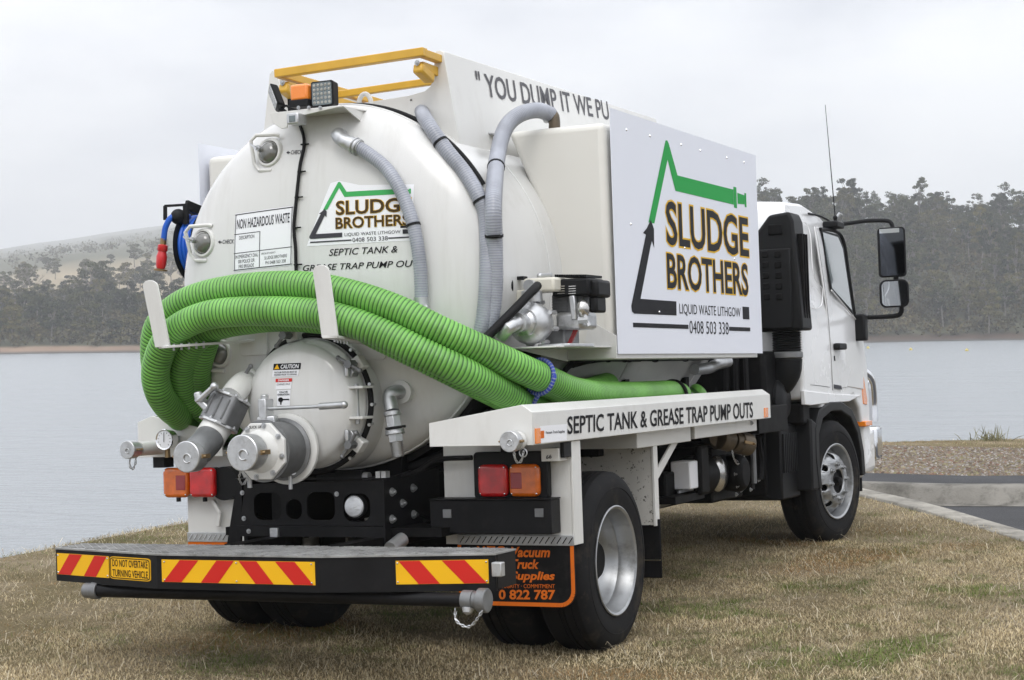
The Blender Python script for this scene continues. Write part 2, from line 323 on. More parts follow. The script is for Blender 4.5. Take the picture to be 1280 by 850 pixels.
xs = np.unique(np.r_[np.linspace(-700, -40, 12), np.linspace(-40, -3, 20), np.arange(-3, 17, .16), np.linspace(17, 60, 30), np.linspace(60, 160, 8)]); ys = np.unique(np.r_[np.linspace(-900, -60, 12), np.linspace(-60, -7, 26), np.arange(-7, 9, .16), np.linspace(9, 40, 20)])
V, F = grid(xs, ys, land_z); V[:, 2] = np.maximum(V[:, 2], -3.4)
np_mesh('ground', V, F, 'turf', 'structure', 'sloping bank of dry mown grass under the truck')
# lake
m, n, l, b = node_mat('lake_water'); tcn = n.new('ShaderNodeTexCoord'); mp_ = n.new('ShaderNodeMapping'); mp_.inputs['Rotation'].default_value = (0, 0, R_(25)); mp_.inputs['Scale'].default_value = (1.0, .42, 1); l.new(tcn.outputs['Object'], mp_.inputs['Vector'])
z1 = noise(n, l, mp_.outputs['Vector'], 2.6, 4, .65); z2 = noise(n, l, mp_.outputs['Vector'], .35, 3, .5); ad = n.new('ShaderNodeMath'); ad.operation = 'MULTIPLY_ADD'; ad.inputs[1].default_value = 2.5; l.new(z2.outputs['Fac'], ad.inputs[0]); l.new(z1.outputs['Fac'], ad.inputs[2])
k = n.new('ShaderNodeBump'); k.inputs['Distance'].default_value = .20; k.inputs['Strength'].default_value = 1.; l.new(ad.outputs[0], k.inputs['Height']); l.new(k.outputs['Normal'], b.inputs['Normal'])
b.inputs['Base Color'].default_value = (.25, .27, .285, 1); b.inputs['Roughness'].default_value = .24; b.inputs['IOR'].default_value = 1.33; M['water'] = m
np_mesh('lake', np.array([(-1500, -2500, LAKE), (3500, -2500, LAKE), (3500, 3000, LAKE), (-1500, 3000, LAKE)]), np.array([[0, 1, 2, 3]]), 'water', 'structure', 'pale rippled lake water')
# road, kerbs, path, gravel bed
M['asphalt'] = mat('asphalt', (.050, .051, .055), .9, var=.25, vscale=1.3, bump=.6, bscale=130, dirt=(.13, .125, .115), dscale=70, damt=.6, spec=.25)
M['concrete'] = mat('kerb_concrete', (.30, .285, .25), .9, var=.25, vscale=1.6, bump=.4, bscale=60, dirt=(.09, .085, .075), dscale=4.5, damt=.85, spec=.2, dpos=(.45, .68))
M['kerbgrey'] = mat('weathered_concrete', (.20, .19, .17), .92, var=.3, vscale=1.8, bump=.5, bscale=55, dirt=(.07, .066, .058), dscale=5, damt=.85, spec=.15, dpos=(.45, .66))
kp = spline([(a, c, 0) for a, c in KERB], .25); nrm = np.gradient(kp, axis=0); nrm = np.c_[nrm[:, 1], -nrm[:, 0], nrm[:, 2]] * 1; nrm /= np.linalg.norm(nrm, axis=1)[:, None]
if kerb_side(np.array([kp[10, 0] + nrm[10, 0]]), np.array([kp[10, 1] + nrm[10, 1]]))[0] < 0: nrm = -nrm
def ribbon(prof, name, mm, label):
    vs = []
    for p, q in zip(kp, nrm):
        z = float(plane_z(p[0], p[1]))
        for o, h in prof: vs.append((p[0] + q[0] * o, p[1] + q[1] * o, z + h))
    k_ = len(prof); i = np.arange(len(kp) - 1)[:, None] * k_ + np.arange(k_ - 1)[None]; i = i.ravel()
    return np_mesh(name, np.array(vs), np.c_[i, i + k_, i + k_ + 1, i + 1], mm, 'structure', label, smooth=False)
ribbon([(-.02, -.10), (-.02, .012), (.0, .02), (.20, .02), (.225, .008), (.25, -.10), (.50, -.122), (.50, -.2)], 'kerb', 'concrete', 'pale concrete kerb along the edge of the grass')
V, F = grid(np.r_[np.arange(-14, 0, 1.), np.arange(0, FKX + .1, .14)], np.r_[np.arange(-60, -12, 4.), np.arange(-12, .2, .14)], lambda X, Y: plane_z(X, Y) - .118); cx_ = V[F].mean(1); F = F[kerb_side(cx_[:, 0], cx_[:, 1]) > .36]
np_mesh('road', V, F, 'asphalt', 'structure', 'dark asphalt between the two kerbs')
ky = np.r_[np.arange(.45, -12, -.5), np.arange(-12, -60, -4)]; kpf = [(-.16, -.128), (-.14, -.124), (0., -.118), (.04, -.09), (.09, .005), (.12, .025), (.17, .032), (.32, .032), (.34, -.1)]
vs = [(FKX + o + .01 * math.sin(y * 1.3), y, float(plane_z(FKX, y)) + h + .012) for y in ky for o, h in kpf]; k_ = len(kpf); i = (np.arange(len(ky) - 1)[:, None] * k_ + np.arange(k_ - 1)[None]).ravel(); np_mesh('kerb', np.array(vs), np.c_[i, i + k_, i + k_ + 1, i + 1], 'kerbgrey', 'structure', 'stained concrete kerb facing the asphalt', smooth=False)
V, F = grid(np.linspace(FKX + .33, 9.32, 9), np.r_[np.arange(-60, -8, 2.), np.arange(-8, .5, .2)], lambda X, Y: plane_z(X, Y) + .030); np_mesh('path', V, F, 'asphalt', 'structure', 'strip of asphalt path behind the far kerb')
# stone and mulch chips of the bed behind the path
def chips(N, xr, yr, s0, s1, cols, name, label, zoff=.11):
    x = RNG.uniform(*xr, N); y = RNG.uniform(*yr, N); keep = (brow_dist(x, y) < -.9); x, y = x[keep], y[keep]; N = len(x); z = land_z(x, y)
    base = np.array([(-1, -1, 0), (1, -1, 0), (1, 1, 0), (-1, 1, 0), (-.6, -.6, 1), (.7, -.5, 1), (.5, .6, 1), (-.5, .7, 1)], float); Fq = np.array([(4, 5, 6, 7), (0, 1, 5, 4), (1, 2, 6, 5), (2, 3, 7, 6), (3, 0, 4, 7)])
    s = RNG.uniform(s0, s1, (N, 1, 1)) * RNG.uniform(.6, 1.4, (N, 1, 3)) * np.array([1, .7, .8]); p = base[None] * s * (1 + RNG.uniform(-.3, .3, (N, 8, 3))); a = RNG.uniform(0, 6.28, N); ca, sa = np.cos(a)[:, None], np.sin(a)[:, None]
    P3 = np.stack([p[:, :, 0] * ca - p[:, :, 1] * sa + x[:, None], p[:, :, 0] * sa + p[:, :, 1] * ca + y[:, None], p[:, :, 2] + z[:, None] + .017], 2)
    c = np.array(cols)[RNG.integers(0, len(cols), N)] * RNG.uniform(.7, 1.25, (N, 1)); C8 = np.repeat(c, 8, 0)
    return np_mesh(name, P3.reshape(-1, 3), (Fq[None] + (np.arange(N) * 8)[:, None, None]).reshape(-1, 4), 'vcol', 'stuff', label, C8, smooth=False)
def vcol_mat(name, rough, trans=0.):
    m, n, l, b = node_mat(name); a = n.new('ShaderNodeVertexColor'); a.layer_name = 'Col'; l.new(a.outputs['Color'], b.inputs['Base Color']); b.inputs['Roughness'].default_value = rough; b.inputs['Specular IOR Level'].default_value = .2
    if trans:
        o = n['Material Output']; t = n.new('ShaderNodeBsdfTranslucent'); l.new(a.outputs['Color'], t.inputs['Color']); x = n.new('ShaderNodeMixShader'); x.inputs[0].default_value = trans; l.new(b.outputs[0], x.inputs[1]); l.new(t.outputs[0], x.inputs[2]); l.new(x.outputs[0], o.inputs['Surface'])
    M[name] = m
vcol_mat('vcol', .9); vcol_mat('grassmat', .75, .25)
M['mulch'] = mat('mulch_soil', (.145, .12, .095), .95, var=.35, vscale=2.5, bump=.9, bscale=30, dirt=(.30, .28, .25), dscale=18, damt=.8, spec=.1)
V, F = grid(np.arange(9.33, 13.1, .15), np.arange(-14, 1.5, .15), lambda X, Y: land_z(X, Y) + .02); np_mesh('garden_bed', V, F, 'mulch', 'structure', 'bed of stones and bark mulch beside the path')
chips(22000, (9.35, 13.0), (-5, 1.4), .005, .017, [(.24, .22, .20), (.20, .16, .12), (.13, .10, .08), (.32, .30, .28), (.19, .12, .09), (.22, .19, .13), (.16, .13, .10), (.20, .18, .10)], 'gravel', 'loose stones and bark chips of the bed')
M['sand'] = mat('dry_sand', (.36, .26, .16), .95, var=.25, vscale=1.5, bump=.5, bscale=25, dirt=(.20, .17, .09), dscale=6, damt=.7, spec=.1)
# grass blades: thick where the photograph's turf is near, thinning with distance
def blades(N, xr, yr, seed, hmul=1., dens=None):
    g = np.random.default_rng(seed); x = g.uniform(*xr, N); y = g.uniform(*yr, N); d = brow_dist(x, y); ks = kerb_side(x, y)
    ok = (d < 1.5) & ~((ks > .05 * g.random(N)) & (x < FKX + .35)) & ~((x > FKX) & (x < 9.34) & (y < .5)) & ~((x >= 9.3) & (x < 13.) & (y < 1.45) & (g.random(N) > .05))
    bare = vnoise(x, y, .55, 9) * .6 + vnoise(x, y, .17, 5) * .4; ok &= (bare + g.random(N) * .35 > .38)
    x, y, bare = x[ok], y[ok], bare[ok]; N = len(x); z = land_z(x, y)
    green = vnoise(x + .37 * y, y - .4 * x, .83, 21) * .40 + vnoise(x - .5 * y, y + .3 * x, .27, 33) * .35 + vnoise(x, y, .09, 13) * .25; red = vnoise(x, y, .7, 41)
    h = (.016 + .030 * g.random(N) ** 1.5 + .018 * vnoise(x, y, .35, 77)) * hmul * .62; w = g.uniform(.0011, .0024, N); a = g.uniform(0, 6.283, N); lean = g.uniform(.45, 1.5, N)
    dx, dy = np.cos(a), np.sin(a); px, py = -dy * w, dx * w; u1, v1 = h * .55 * np.sin(lean * .6), h * .55 * np.cos(lean * .6); u2, v2 = u1 + h * .6 * np.sin(lean), v1 + h * .5 * np.cos(lean)
    base = np.stack([x, y, z - .004], 1); e = np.stack([px, py, np.zeros(N)], 1); D_ = np.stack([dx, dy, np.zeros(N)], 1); up = np.array([0, 0, 1.])
    P1 = base + D_ * u1[:, None] + up * v1[:, None]; P2 = base + D_ * u2[:, None] + up * v2[:, None]
    V = np.stack([base - e, base + e, P1 + e * .8, P1 - e * .8, P2], 1).reshape(-1, 3); i = np.arange(N) * 5
    straw = np.array([.45, .355, .20]); pale = np.array([.58, .50, .345]); dark = np.array([.19, .145, .085]); grn = np.array([.115, .150, .040]); rust = np.array([.27, .145, .05])
    t = g.random((N, 1)); c = straw * (1 - t) + pale * t; q = g.random(N); c = np.where((q < .18)[:, None], dark, c); near = np.clip((1.8 - x) / 3.5, 0, 1) * np.clip((-.8 - y) / 1.6, 0, 1); gm = np.clip((green - .535 + .12 * near) * 4.5 + g.normal(0, .30, N), 0, 1)[:, None]; c = c * (1 - gm) + grn * gm * g.uniform(.8, 1.4, (N, 1)); rm = (np.clip((red - .66) * 6, 0, 1) * (g.random(N) < .6))[:, None] * .8; c = c * (1 - rm) + rust * rm; c = c * g.uniform(.75, 1.15, (N, 1)) * (.74 + .42 * vnoise(x, y, .42, 51) + .25 * vnoise(x, y, .13, 52))[:, None]
    return V, i, np.repeat(c, 5, 0)
parts = [blades(290000, (-2.4, 4.2), (-4.4, 1.8), 1), blades(125000, (-2.4, 8), (-3.2, 5.6), 2, 1.05), blades(65000, (3, 15.5), (-4.5, 6.5), 3, 1.2)]
Vs, Q, T, Cc, o = [], [], [], [], 0
for V, i, c in parts: Vs.append(V); Q.append(np.stack([i, i + 1, i + 2, i + 3], 1) + o); T.append(np.stack([i + 3, i + 2, i + 4], 1) + o); Cc.append(c); o += len(V)
g = np.random.default_rng(64); N = 9000; x = g.uniform(-2.4, 9, N); y = g.uniform(-4.4, 5.4, N); ok = (kerb_side(x, y) < -.1) & (brow_dist(x, y) < 0); x, y = x[ok], y[ok]; N = len(x); z = land_z(x, y); a = g.uniform(0, 6.283, N); L_ = g.uniform(.05, .15, N); ri = g.uniform(.004, .05, N); w = g.uniform(.0010, .0019, N); D_ = np.stack([np.cos(a), np.sin(a), np.zeros(N)], 1); e = np.stack([-np.sin(a) * w, np.cos(a) * w, np.zeros(N)], 1); base = np.stack([x, y, z + .012], 1); up = np.array([0, 0, 1.])
P1 = base + D_ * (L_ * .5)[:, None] + up * ri[:, None]; P2 = base + D_ * L_[:, None] + up * (ri * .7)[:, None]; V = np.stack([base - e, base + e, P1 + e, P1 - e, P2], 1).reshape(-1, 3); i = np.arange(N) * 5; Vs.append(V); Q.append(np.stack([i, i + 1, i + 2, i + 3], 1) + o); T.append(np.stack([i + 3, i + 2, i + 4], 1) + o); o += len(V); Cc.append(np.repeat(np.array([.58, .51, .38]) * g.uniform(.6, 1.1, (N, 1)), 5, 0))
np_mesh('grass', np.concatenate(Vs), [np.concatenate(Q), np.concatenate(T)], 'grassmat', 'stuff', 'short dry grass with green and rusty patches', np.concatenate(Cc), smooth=False)
# ------------------------------------------------------------------ far shore
FWD = np.array([DW[0], DW[1]]); FWD /= np.linalg.norm(FWD); RGT = np.array([FWD[1], -FWD[0]])
def far_xy(u, d): t = (u - 640) / FPX; v = FWD[None] + RGT[None] * np.atleast_1d(t)[:, None]; v /= np.linalg.norm(v, axis=1)[:, None]; return CW[:2][None] + v * np.atleast_1d(d)[:, None]
def shore(u): u = np.asarray(u, float); return 322 + 9 * np.sin(u / 170.) + 5 * np.sin(u / 61. + 1) + .00004 * (u - 640) ** 2
def far_h(u, s):
    u = np.asarray(u, float); s = np.asarray(s, float)
    right = np.interp(s, [-40, -3, 0, 4, 20, 60, 100, 150, 400, 1500], [-3, -.6, .1, 1.0, 4.5, 15, 23.5, 27, 36, 55]); left = np.interp(s, [-40, -3, 0, 5, 50, 120, 250, 480, 700, 1100, 1500, 3000], [-3, -.5, .1, 1.3, 5.5, 9, 18, 36, 52, 72, 95, 185])
    left = left * np.where(s > 60, np.clip(.86 + .0011 * u, .75, 1.25), 1.); w = np.clip((u - 330) / 520, 0, 1); w = w * w * (3 - 2 * w); return LAKE + left * (1 - w) + right * w + (vnoise(u, s, 45, 5) - .5) * np.clip(s / 25, 0, 5)
us = np.linspace(-1500, 2700, 150); ss = np.r_[-30, -8, -3, 0, 2, 4, 7, 12, 20, 32, 48, 66, 85, 105, 130, 160, 200, 260, 330, 420, 520, 650, 800, 1000, 1250, 1500, 1900, 2400, 3000]
U, S = np.meshgrid(us, ss, indexing='ij'); XY = far_xy(U.ravel(), (shore(U) + S).ravel()); V = np.c_[XY, far_h(U, S).ravel()]; nn, mm_ = U.shape; i = (np.arange(nn - 1)[:, None] * mm_ + np.arange(mm_ - 1)[None]).ravel()
sv_ = S.ravel(); uv_ = U.ravel(); earth = np.array([.23, .165, .12]); scrub = np.array([.075, .075, .045]); straw_ = np.array([.27, .22, .145]); rock = np.array([.075, .07, .065])
c = np.where((sv_ < 4.5)[:, None], np.where((uv_ < 600)[:, None], earth, earth * .35), scrub); hill = (np.clip((sv_ - 85) / 60, 0, 1) * np.clip((500 - sv_) / 120, 0, 1) * np.clip((760 - uv_) / 250, 0, 1) * np.clip(1.5 * vnoise(uv_, sv_, 38, 61) + .35, .25, 1))[:, None]; c = c * (1 - hill) + straw_ * hill; c = np.where((sv_ < .5)[:, None], rock, c); c = c * (0.8 + .4 * vnoise(uv_, sv_, 22, 8))[:, None]
np_mesh('hills', V, np.c_[i, i + mm_, i + mm_ + 1, i + 1], 'vcol', 'structure', 'far lake shore rising to wooded and straw coloured hills', c)
# eucalypts: crowns of leaf clumps on pale limbs
m, n, l, b = node_mat('gum_leaves'); oi = n.new('ShaderNodeObjectInfo'); a = n.new('ShaderNodeVertexColor'); a.layer_name = 'Col'; r1 = ramp(n, [(0, (.45, .50, .42)), (.45, (.85, .88, .75)), (.8, (1.25, 1.1, .85)), (1, (1.7, 1.45, 1.1))]); l.new(oi.outputs['Random'], r1.inputs['Fac']); x = n.new('ShaderNodeMix'); x.data_type = 'RGBA'; x.blend_type = 'MULTIPLY'; x.inputs[0].default_value = 1; l.new(a.outputs['Color'], x.inputs[6]); l.new(r1.outputs['Color'], x.inputs[7]); l.new(x.outputs[2], b.inputs['Base Color']); b.inputs['Roughness'].default_value = .7; b.inputs['Specular IOR Level'].default_value = .2; M['leaf'] = m
M['bark'] = mat('pale_bark', (.19, .17, .145), .85, var=.3, vscale=2)
def crown_arrays(g, H, spread, nclump, nleaf, bushy, ls=1.):
    Vc, cc, tips = [], [], []
    for k in range(nclump):
        t = g.random(); a = g.uniform(0, 6.283); r = spread * math.sqrt(g.random()) * (.95 if not bushy else .8); z = H * (g.uniform(.25, .98) if bushy else g.uniform(.40, 1.0)); r *= 1.15 - .55 * abs(z / H - .66) / .34 if not bushy else 1.1 - .5 * (z / H)
        c0 = np.array([r * math.cos(a), r * math.sin(a), z]); tips.append(c0); R = spread * g.uniform(.17, .34); nl = int(nleaf * g.uniform(.7, 1.3)); v = g.normal(0, 1, (nl, 3)); v /= np.linalg.norm(v, axis=1)[:, None]; p = c0 + v * (R * g.random((nl, 1)) ** .4) * np.array([1, 1, .62])
        e1 = g.normal(0, 1, (nl, 3)); e1 /= np.linalg.norm(e1, axis=1)[:, None]; e2 = np.cross(e1, g.normal(0, 1, (nl, 3))); e2 /= np.linalg.norm(e2, axis=1)[:, None]; s = g.uniform(.10, .26, (nl, 1)) * ls
        Vc.append(np.stack([p - e1 * s, p - e2 * s * .55, p + e1 * s, p + e2 * s * .55], 1).reshape(-1, 3)); col = np.array([.072, .078, .036]) * g.uniform(.6, 1.4) * (g.uniform(.8, 1.2, (nl, 1))) + np.array([.012, .004, 0]) * g.random((nl, 1)); cc.append(np.repeat(col, 4, 0))
    return np.concatenate(Vc), np.concatenate(cc), tips
def trunk_mb(g, H, tips, r=.16):
    b = MB(); lean = g.normal(0, .04, 2); top = Vector((lean[0] * H, lean[1] * H, H * .62)); st = [Vector((0, 0, -.8)), Vector((lean[0] * H * .4, lean[1] * H * .5, H * .3)), top]; b.tube(st, [r * 1.2, r * .85, r * .5], 6)
    for t in sorted(tips, key=lambda q: -q[2])[:18]:
        k = g.uniform(.35, .95); p = st[1].lerp(st[2], k) if k > .4 else st[1]; q = Vector(t); b.tube([p, p.lerp(q, .5) + Vector((0, 0, .3)), q], [r * .42, r * .28, r * .1], 5)
    return b
VAR = []
for k in range(9):
    g = np.random.default_rng(100 + k); bushy = k in (2, 5, 8); H = (9.5, 8.2, 6.2, 10.5, 8.8, 5.4, 11.5, 7.6, 4.2)[k]; sp = (2.6, 2.5, 2.6, 2.3, 2.8, 2.4, 2.0, 2.3, 2.1)[k]; Vc, cc, tips = crown_arrays(g, H, sp, 40 if not bushy else 34, 75, bushy); N4 = len(Vc) // 4
    co = np_mesh('crown', Vc, np.arange(N4 * 4).reshape(-1, 4), 'leaf', None, None, cc, smooth=False); to = trunk_mb(g, H, tips).build('trunk', 'bark'); VAR.append((co.data, to.data, H, sp)); bpy.data.objects.remove(co); bpy.data.objects.remove(to)
KIND = ('tall open crowned', 'tall broad crowned', 'dense rounded bushy', 'tall narrow', 'spreading', 'low dense bushy', 'thin towering', 'mid sized ragged', 'small shrubby')
def gum_label(k, s, hill):
    z = 'at the water edge of' if s < 28 else 'halfway up' if s < 92 else 'along the top of'; return '%s gum tree %s the %s' % (KIND[k], z, hill)
def gum(u, s, k, sc, label, group, name='gum_tree'):
    xy = far_xy(u, float(shore(u)) + s)[0]; t = empty(name, None, (xy[0], xy[1], float(far_h(u, s)) - .1), (0, 0, random.uniform(0, 6.28))); t.scale = (sc, sc, sc * random.uniform(.9, 1.1))
    for nm, d in (('crown', VAR[k][0]), ('trunk', VAR[k][1])):
        if d is None: continue
        c_ = bpy.data.objects.new(nm, d); COL.objects.link(c_); c_.parent = t
    return tag(t, label, 'tree', group)
rg = random.Random(5); cnt = 0
def scatter(u0, u1, s0, s1, n_, dmin):
    out = []
    for _ in range(n_ * 30):
        if len(out) >= n_: break
        u, s = rg.uniform(u0, u1), s0 + (s1 - s0) * rg.random() ** .9; xy = far_xy(u, float(shore(u)) + s)[0]
        if all((xy[0] - q[2]) ** 2 + (xy[1] - q[3]) ** 2 > dmin ** 2 for q in out): out.append((u, s, xy[0], xy[1]))
    return out
for u, s, *_ in scatter(905, 1340, 5, 128, 178, 3.6):
    k = rg.choice((0, 1, 2, 3, 4, 5, 6, 7, 1, 4)); gum(u, s, k, rg.uniform(.85, 1.2), gum_label(k, s, 'wooded hill across the lake'), 'trees of the wood on the far shore')
for u, s, *_ in scatter(-60, 300, 5, 112, 112, 3.8):
    k = rg.choice((1, 2, 4, 5, 7, 8, 2, 5)); gum(u, s, k, rg.uniform(.85, 1.15), gum_label(k, s, 'wood below the straw slope'), 'trees of the wood on the far shore')
gum(1062, 118, 3, 1.5, 'tallest thin gum tree standing above the wooded skyline', None); gum(118, 100, 4, 1.35, 'big dark gum tree rising above the wood below the straw coloured slope', None)
for u, s in ((60, 215), (78, 200), (150, 240), (168, 260), (185, 300), (35, 190), (8, 230), (212, 330), (230, 290), (20, 150), (50, 140), (90, 170), (130, 180), (142, 205), (160, 190), (176, 215), (200, 230), (216, 250), (232, 225), (110, 280), (70, 310), (30, 330), (-15, 260), (-30, 200), (190, 170), (240, 180), (205, 400), (140, 420), (60, 400), (235, 380), (170, 350)):
    gum(u, s, rg.choice((1, 4, 2, 5)), rg.uniform(.9, 1.3), 'scattered tree standing alone on the straw coloured slope', 'trees on the straw coloured slope')
# leafless pale trees
def bare_mesh(seed):
    g = random.Random(seed); b = MB()
    def br(p, d, L, r, n_):
        q = p + d * L; b.tube([p, q], [r, r * .65], 5)
        if n_:
            for _ in range(3): e_ = (d + Vector((g.gauss(0, .42), g.gauss(0, .42), g.gauss(.12, .25)))).normalized(); br(p.lerp(q, g.uniform(.6, 1)), e_, L * g.uniform(.55, .75), r * .55, n_ - 1)
    br(Vector((0, 0, -.5)), Vector((0, 0, 1)), 4.2, .17, 4); return b
bm_ = [bare_mesh(3), bare_mesh(8)]
for q, (u, s) in enumerate(((100, 165), (94, 150), (40, 160), (30, 150), (112, 190))):
    o_ = bm_[q % 2].build('bare_tree', 'bark'); xy = far_xy(u, float(shore(u)) + s)[0]; o_.location = (xy[0], xy[1], float(far_h(u, s))); o_.rotation_euler[2] = q * 2.; sc = 1.1 + .15 * (q % 3); o_.scale = (sc, sc, sc); tag(o_, 'leafless pale tree at the foot of the straw coloured slope', 'tree', 'bare trees below the slope')
# the wood goes on out of view and behind the truck: one mass
Vw, Cw_, o = [], [], 0
gw = np.random.default_rng(77); proto = [crown_arrays(np.random.default_rng(200 + k), 8 + k, 2.6, 26, 40, k % 2 == 0) for k in range(4)]
coarse = [crown_arrays(np.random.default_rng(300 + k), 8 + k, 2.7, 15, 28, k % 2 == 0, 1.7) for k in range(4)]
for u0, u1, n_, sa, sb in ((300, 905, 120, 6, 116), (1340, 2200, 200, 6, 130), (-900, -60, 190, 6, 112), (880, 1400, 110, 110, 190)):
    uu = gw.uniform(u0, u1, n_); s_ = sa + (sb - sa) * gw.random(n_); xy = far_xy(uu, shore(uu) + s_); zz = far_h(uu, s_)
    for j in range(n_):
        Vp, cp_, _ = (proto if sa > 100 else coarse)[j % 4]; a = gw.uniform(0, 6.28); k = gw.uniform(.85, 1.2); Rm = np.array([[math.cos(a), -math.sin(a), 0], [math.sin(a), math.cos(a), 0], [0, 0, 1]]) * k; Vw.append(Vp @ Rm.T + np.array([xy[j, 0], xy[j, 1], zz[j]])); Cw_.append(cp_)
Vw = np.concatenate(Vw); np_mesh('wood', Vw, np.arange(len(Vw)).reshape(-1, 4), 'leaf', 'stuff', 'mass of gum trees along the far shore', np.concatenate(Cw_), smooth=False)
# undergrowth between the trees
gu = np.random.default_rng(9); uu = np.r_[gu.uniform(860, 1420, 2600), gu.uniform(-140, 360, 1500), gu.uniform(360, 860, 600), gu.uniform(1420, 2200, 1000), gu.uniform(-900, -140, 900)]; s_ = np.r_[3 + 132 * gu.random(2600), 3 + 112 * gu.random(1500), 3 + 110 * gu.random(600), 3 + 132 * gu.random(1000), 3 + 112 * gu.random(900)]; xy = far_xy(uu, shore(uu) + s_); zz = far_h(uu, s_); N = len(uu); K = 26
R_u = gu.uniform(.8, 2.0, (N, 1, 1)); v = gu.normal(0, 1, (N, K, 3)); v /= np.linalg.norm(v, axis=2)[:, :, None]; p = v * R_u * (gu.random((N, K, 1)) ** .4) * np.array([1, 1, .8]) + np.concatenate([xy, (zz + .6)[:, None]], 1)[:, None, :] + np.array([0, 0, 1.]) * (R_u - .6) * .8
e1 = gu.normal(0, 1, (N, K, 3)); e1 /= np.linalg.norm(e1, axis=2)[:, :, None]; e2 = np.cross(e1, gu.normal(0, 1, (N, K, 3))); e2 /= np.linalg.norm(e2, axis=2)[:, :, None]; sz = gu.uniform(.22, .5, (N, K, 1)); Vw = np.stack([p - e1 * sz, p - e2 * sz * .6, p + e1 * sz, p + e2 * sz * .6], 2).reshape(-1, 3)
cu = (np.array([.070, .068, .036]) * gu.uniform(.6, 1.35, (N, 1, 1)) + np.array([.03, .012, .004]) * (gu.random((N, 1, 1)) ** 2)) * gu.uniform(.8, 1.2, (N, K, 1)); np_mesh('undergrowth', Vw, np.arange(len(Vw)).reshape(-1, 4), 'leaf', 'stuff', 'scrubby undergrowth below the trees of the far shore', np.repeat(cu.reshape(-1, 3), 4, 0), smooth=False)
uu = gu.uniform(-900, 420, 420); s_ = 520 + 900 * gu.random(420); xy = far_xy(uu, shore(uu) + s_); zz = far_h(uu, s_); N, K = 420, 34
p = gu.normal(0, 1, (N, K, 3)) * np.array([1.9, 1.9, 1.2]) * gu.uniform(.6, 1.5, (N, 1, 1)) + np.concatenate([xy, (zz + 1.6)[:, None]], 1)[:, None, :]; e1 = gu.normal(0, 1, (N, K, 3)); e1 /= np.linalg.norm(e1, axis=2)[:, :, None]; e2 = np.cross(e1, gu.normal(0, 1, (N, K, 3))); e2 /= np.linalg.norm(e2, axis=2)[:, :, None]; sz = gu.uniform(.5, 1.1, (N, K, 1))
Vw = np.stack([p - e1 * sz, p - e2 * sz * .6, p + e1 * sz, p + e2 * sz * .6], 2).reshape(-1, 3); cu = np.array([.065, .066, .038]) * gu.uniform(.6, 1.3, (N, 1, 1)) * gu.uniform(.8, 1.2, (N, K, 1)); np_mesh('hill_scrub', Vw, np.arange(len(Vw)).reshape(-1, 4), 'leaf', 'stuff', 'distant scrub on the misty upper hills', np.repeat(cu.reshape(-1, 3), 4, 0), smooth=False)
# buoys, shrub on the bank
M['buoy'] = mat('buoy_yellow', (.52, .42, .12), .6)
def ray_z(u, v, z): d = DW + RW * (u - 640) / FPX - UW * (v - 425) / FPX; return CW + d * ((z - CW[2]) / d[2])
for q, (u, v) in enumerate(((1085, 435.6), (1138.5, 437.8), (1208.5, 438.8))):
    p = ray_z(u, v, LAKE); o_ = MB().lathe([(-.35, .05), (-.30, .24), (-.05, .34), (.1, .36), (.24, .33), (.36, .20), (.40, .08), (.55, .07), (.57, 0)], (0, 0, .05), (0, 0, 1), 20).build('buoy', 'buoy'); o_.location = p; o_.scale = (.6, .6, .6)
    tag(o_, 'small yellow buoy floating on the grey lake off the wooded shore', 'buoy', 'buoys on the lake')
sh = MB(); g = random.Random(4); pz = ray_z(1240, 553, .0); sx_, sy_ = 14.55, -.32
shr = empty('shrub', None, (sx_, sy_, float(land_z(np.array([sx_]), np.array([sy_]))[0])))
for _ in range(70):
    a = g.uniform(0, 6.28); t = g.uniform(.1, 1.2); L = g.uniform(.10, .24); d = Vector((math.cos(a) * math.sin(t), math.sin(a) * math.sin(t), math.cos(t))); p = Vector((g.gauss(0, .10), g.gauss(0, .10), -.01)); sh.tube([p, p + d * L * .6, p + d * L + Vector((0, 0, -.02))], [.004, .0035, .001], 4)
M['shrubmat'] = mat('dry_shrub', (.16, .15, .075), .8, var=.4, vscale=8); sh.build('stem_tuft', 'shrubmat', shr); tag(shr, 'small dry tuft of shrub on the brow of the bank above the lake', 'shrub')
# ------------------------------------------------------------------ haze
hz = bpy.data.materials.new('haze'); hz.use_nodes = True; hn = hz.node_tree.nodes; hl = hz.node_tree.links; hn.remove(hn['Principled BSDF']); pv = hn.new('ShaderNodeVolumePrincipled'); pv.inputs['Color'].default_value = (.90, .92, .96, 1); pv.inputs['Density'].default_value = .00048; pv.inputs['Anisotropy'].default_value = .25
hl.new(pv.outputs[0], hn['Material Output'].inputs['Volume']); M['haze'] = hz
hb = MB().bb(-1700, 3900, -3300, 3600, -5, 225).build('haze', 'haze', smooth=0); hb['kind'] = 'stuff'
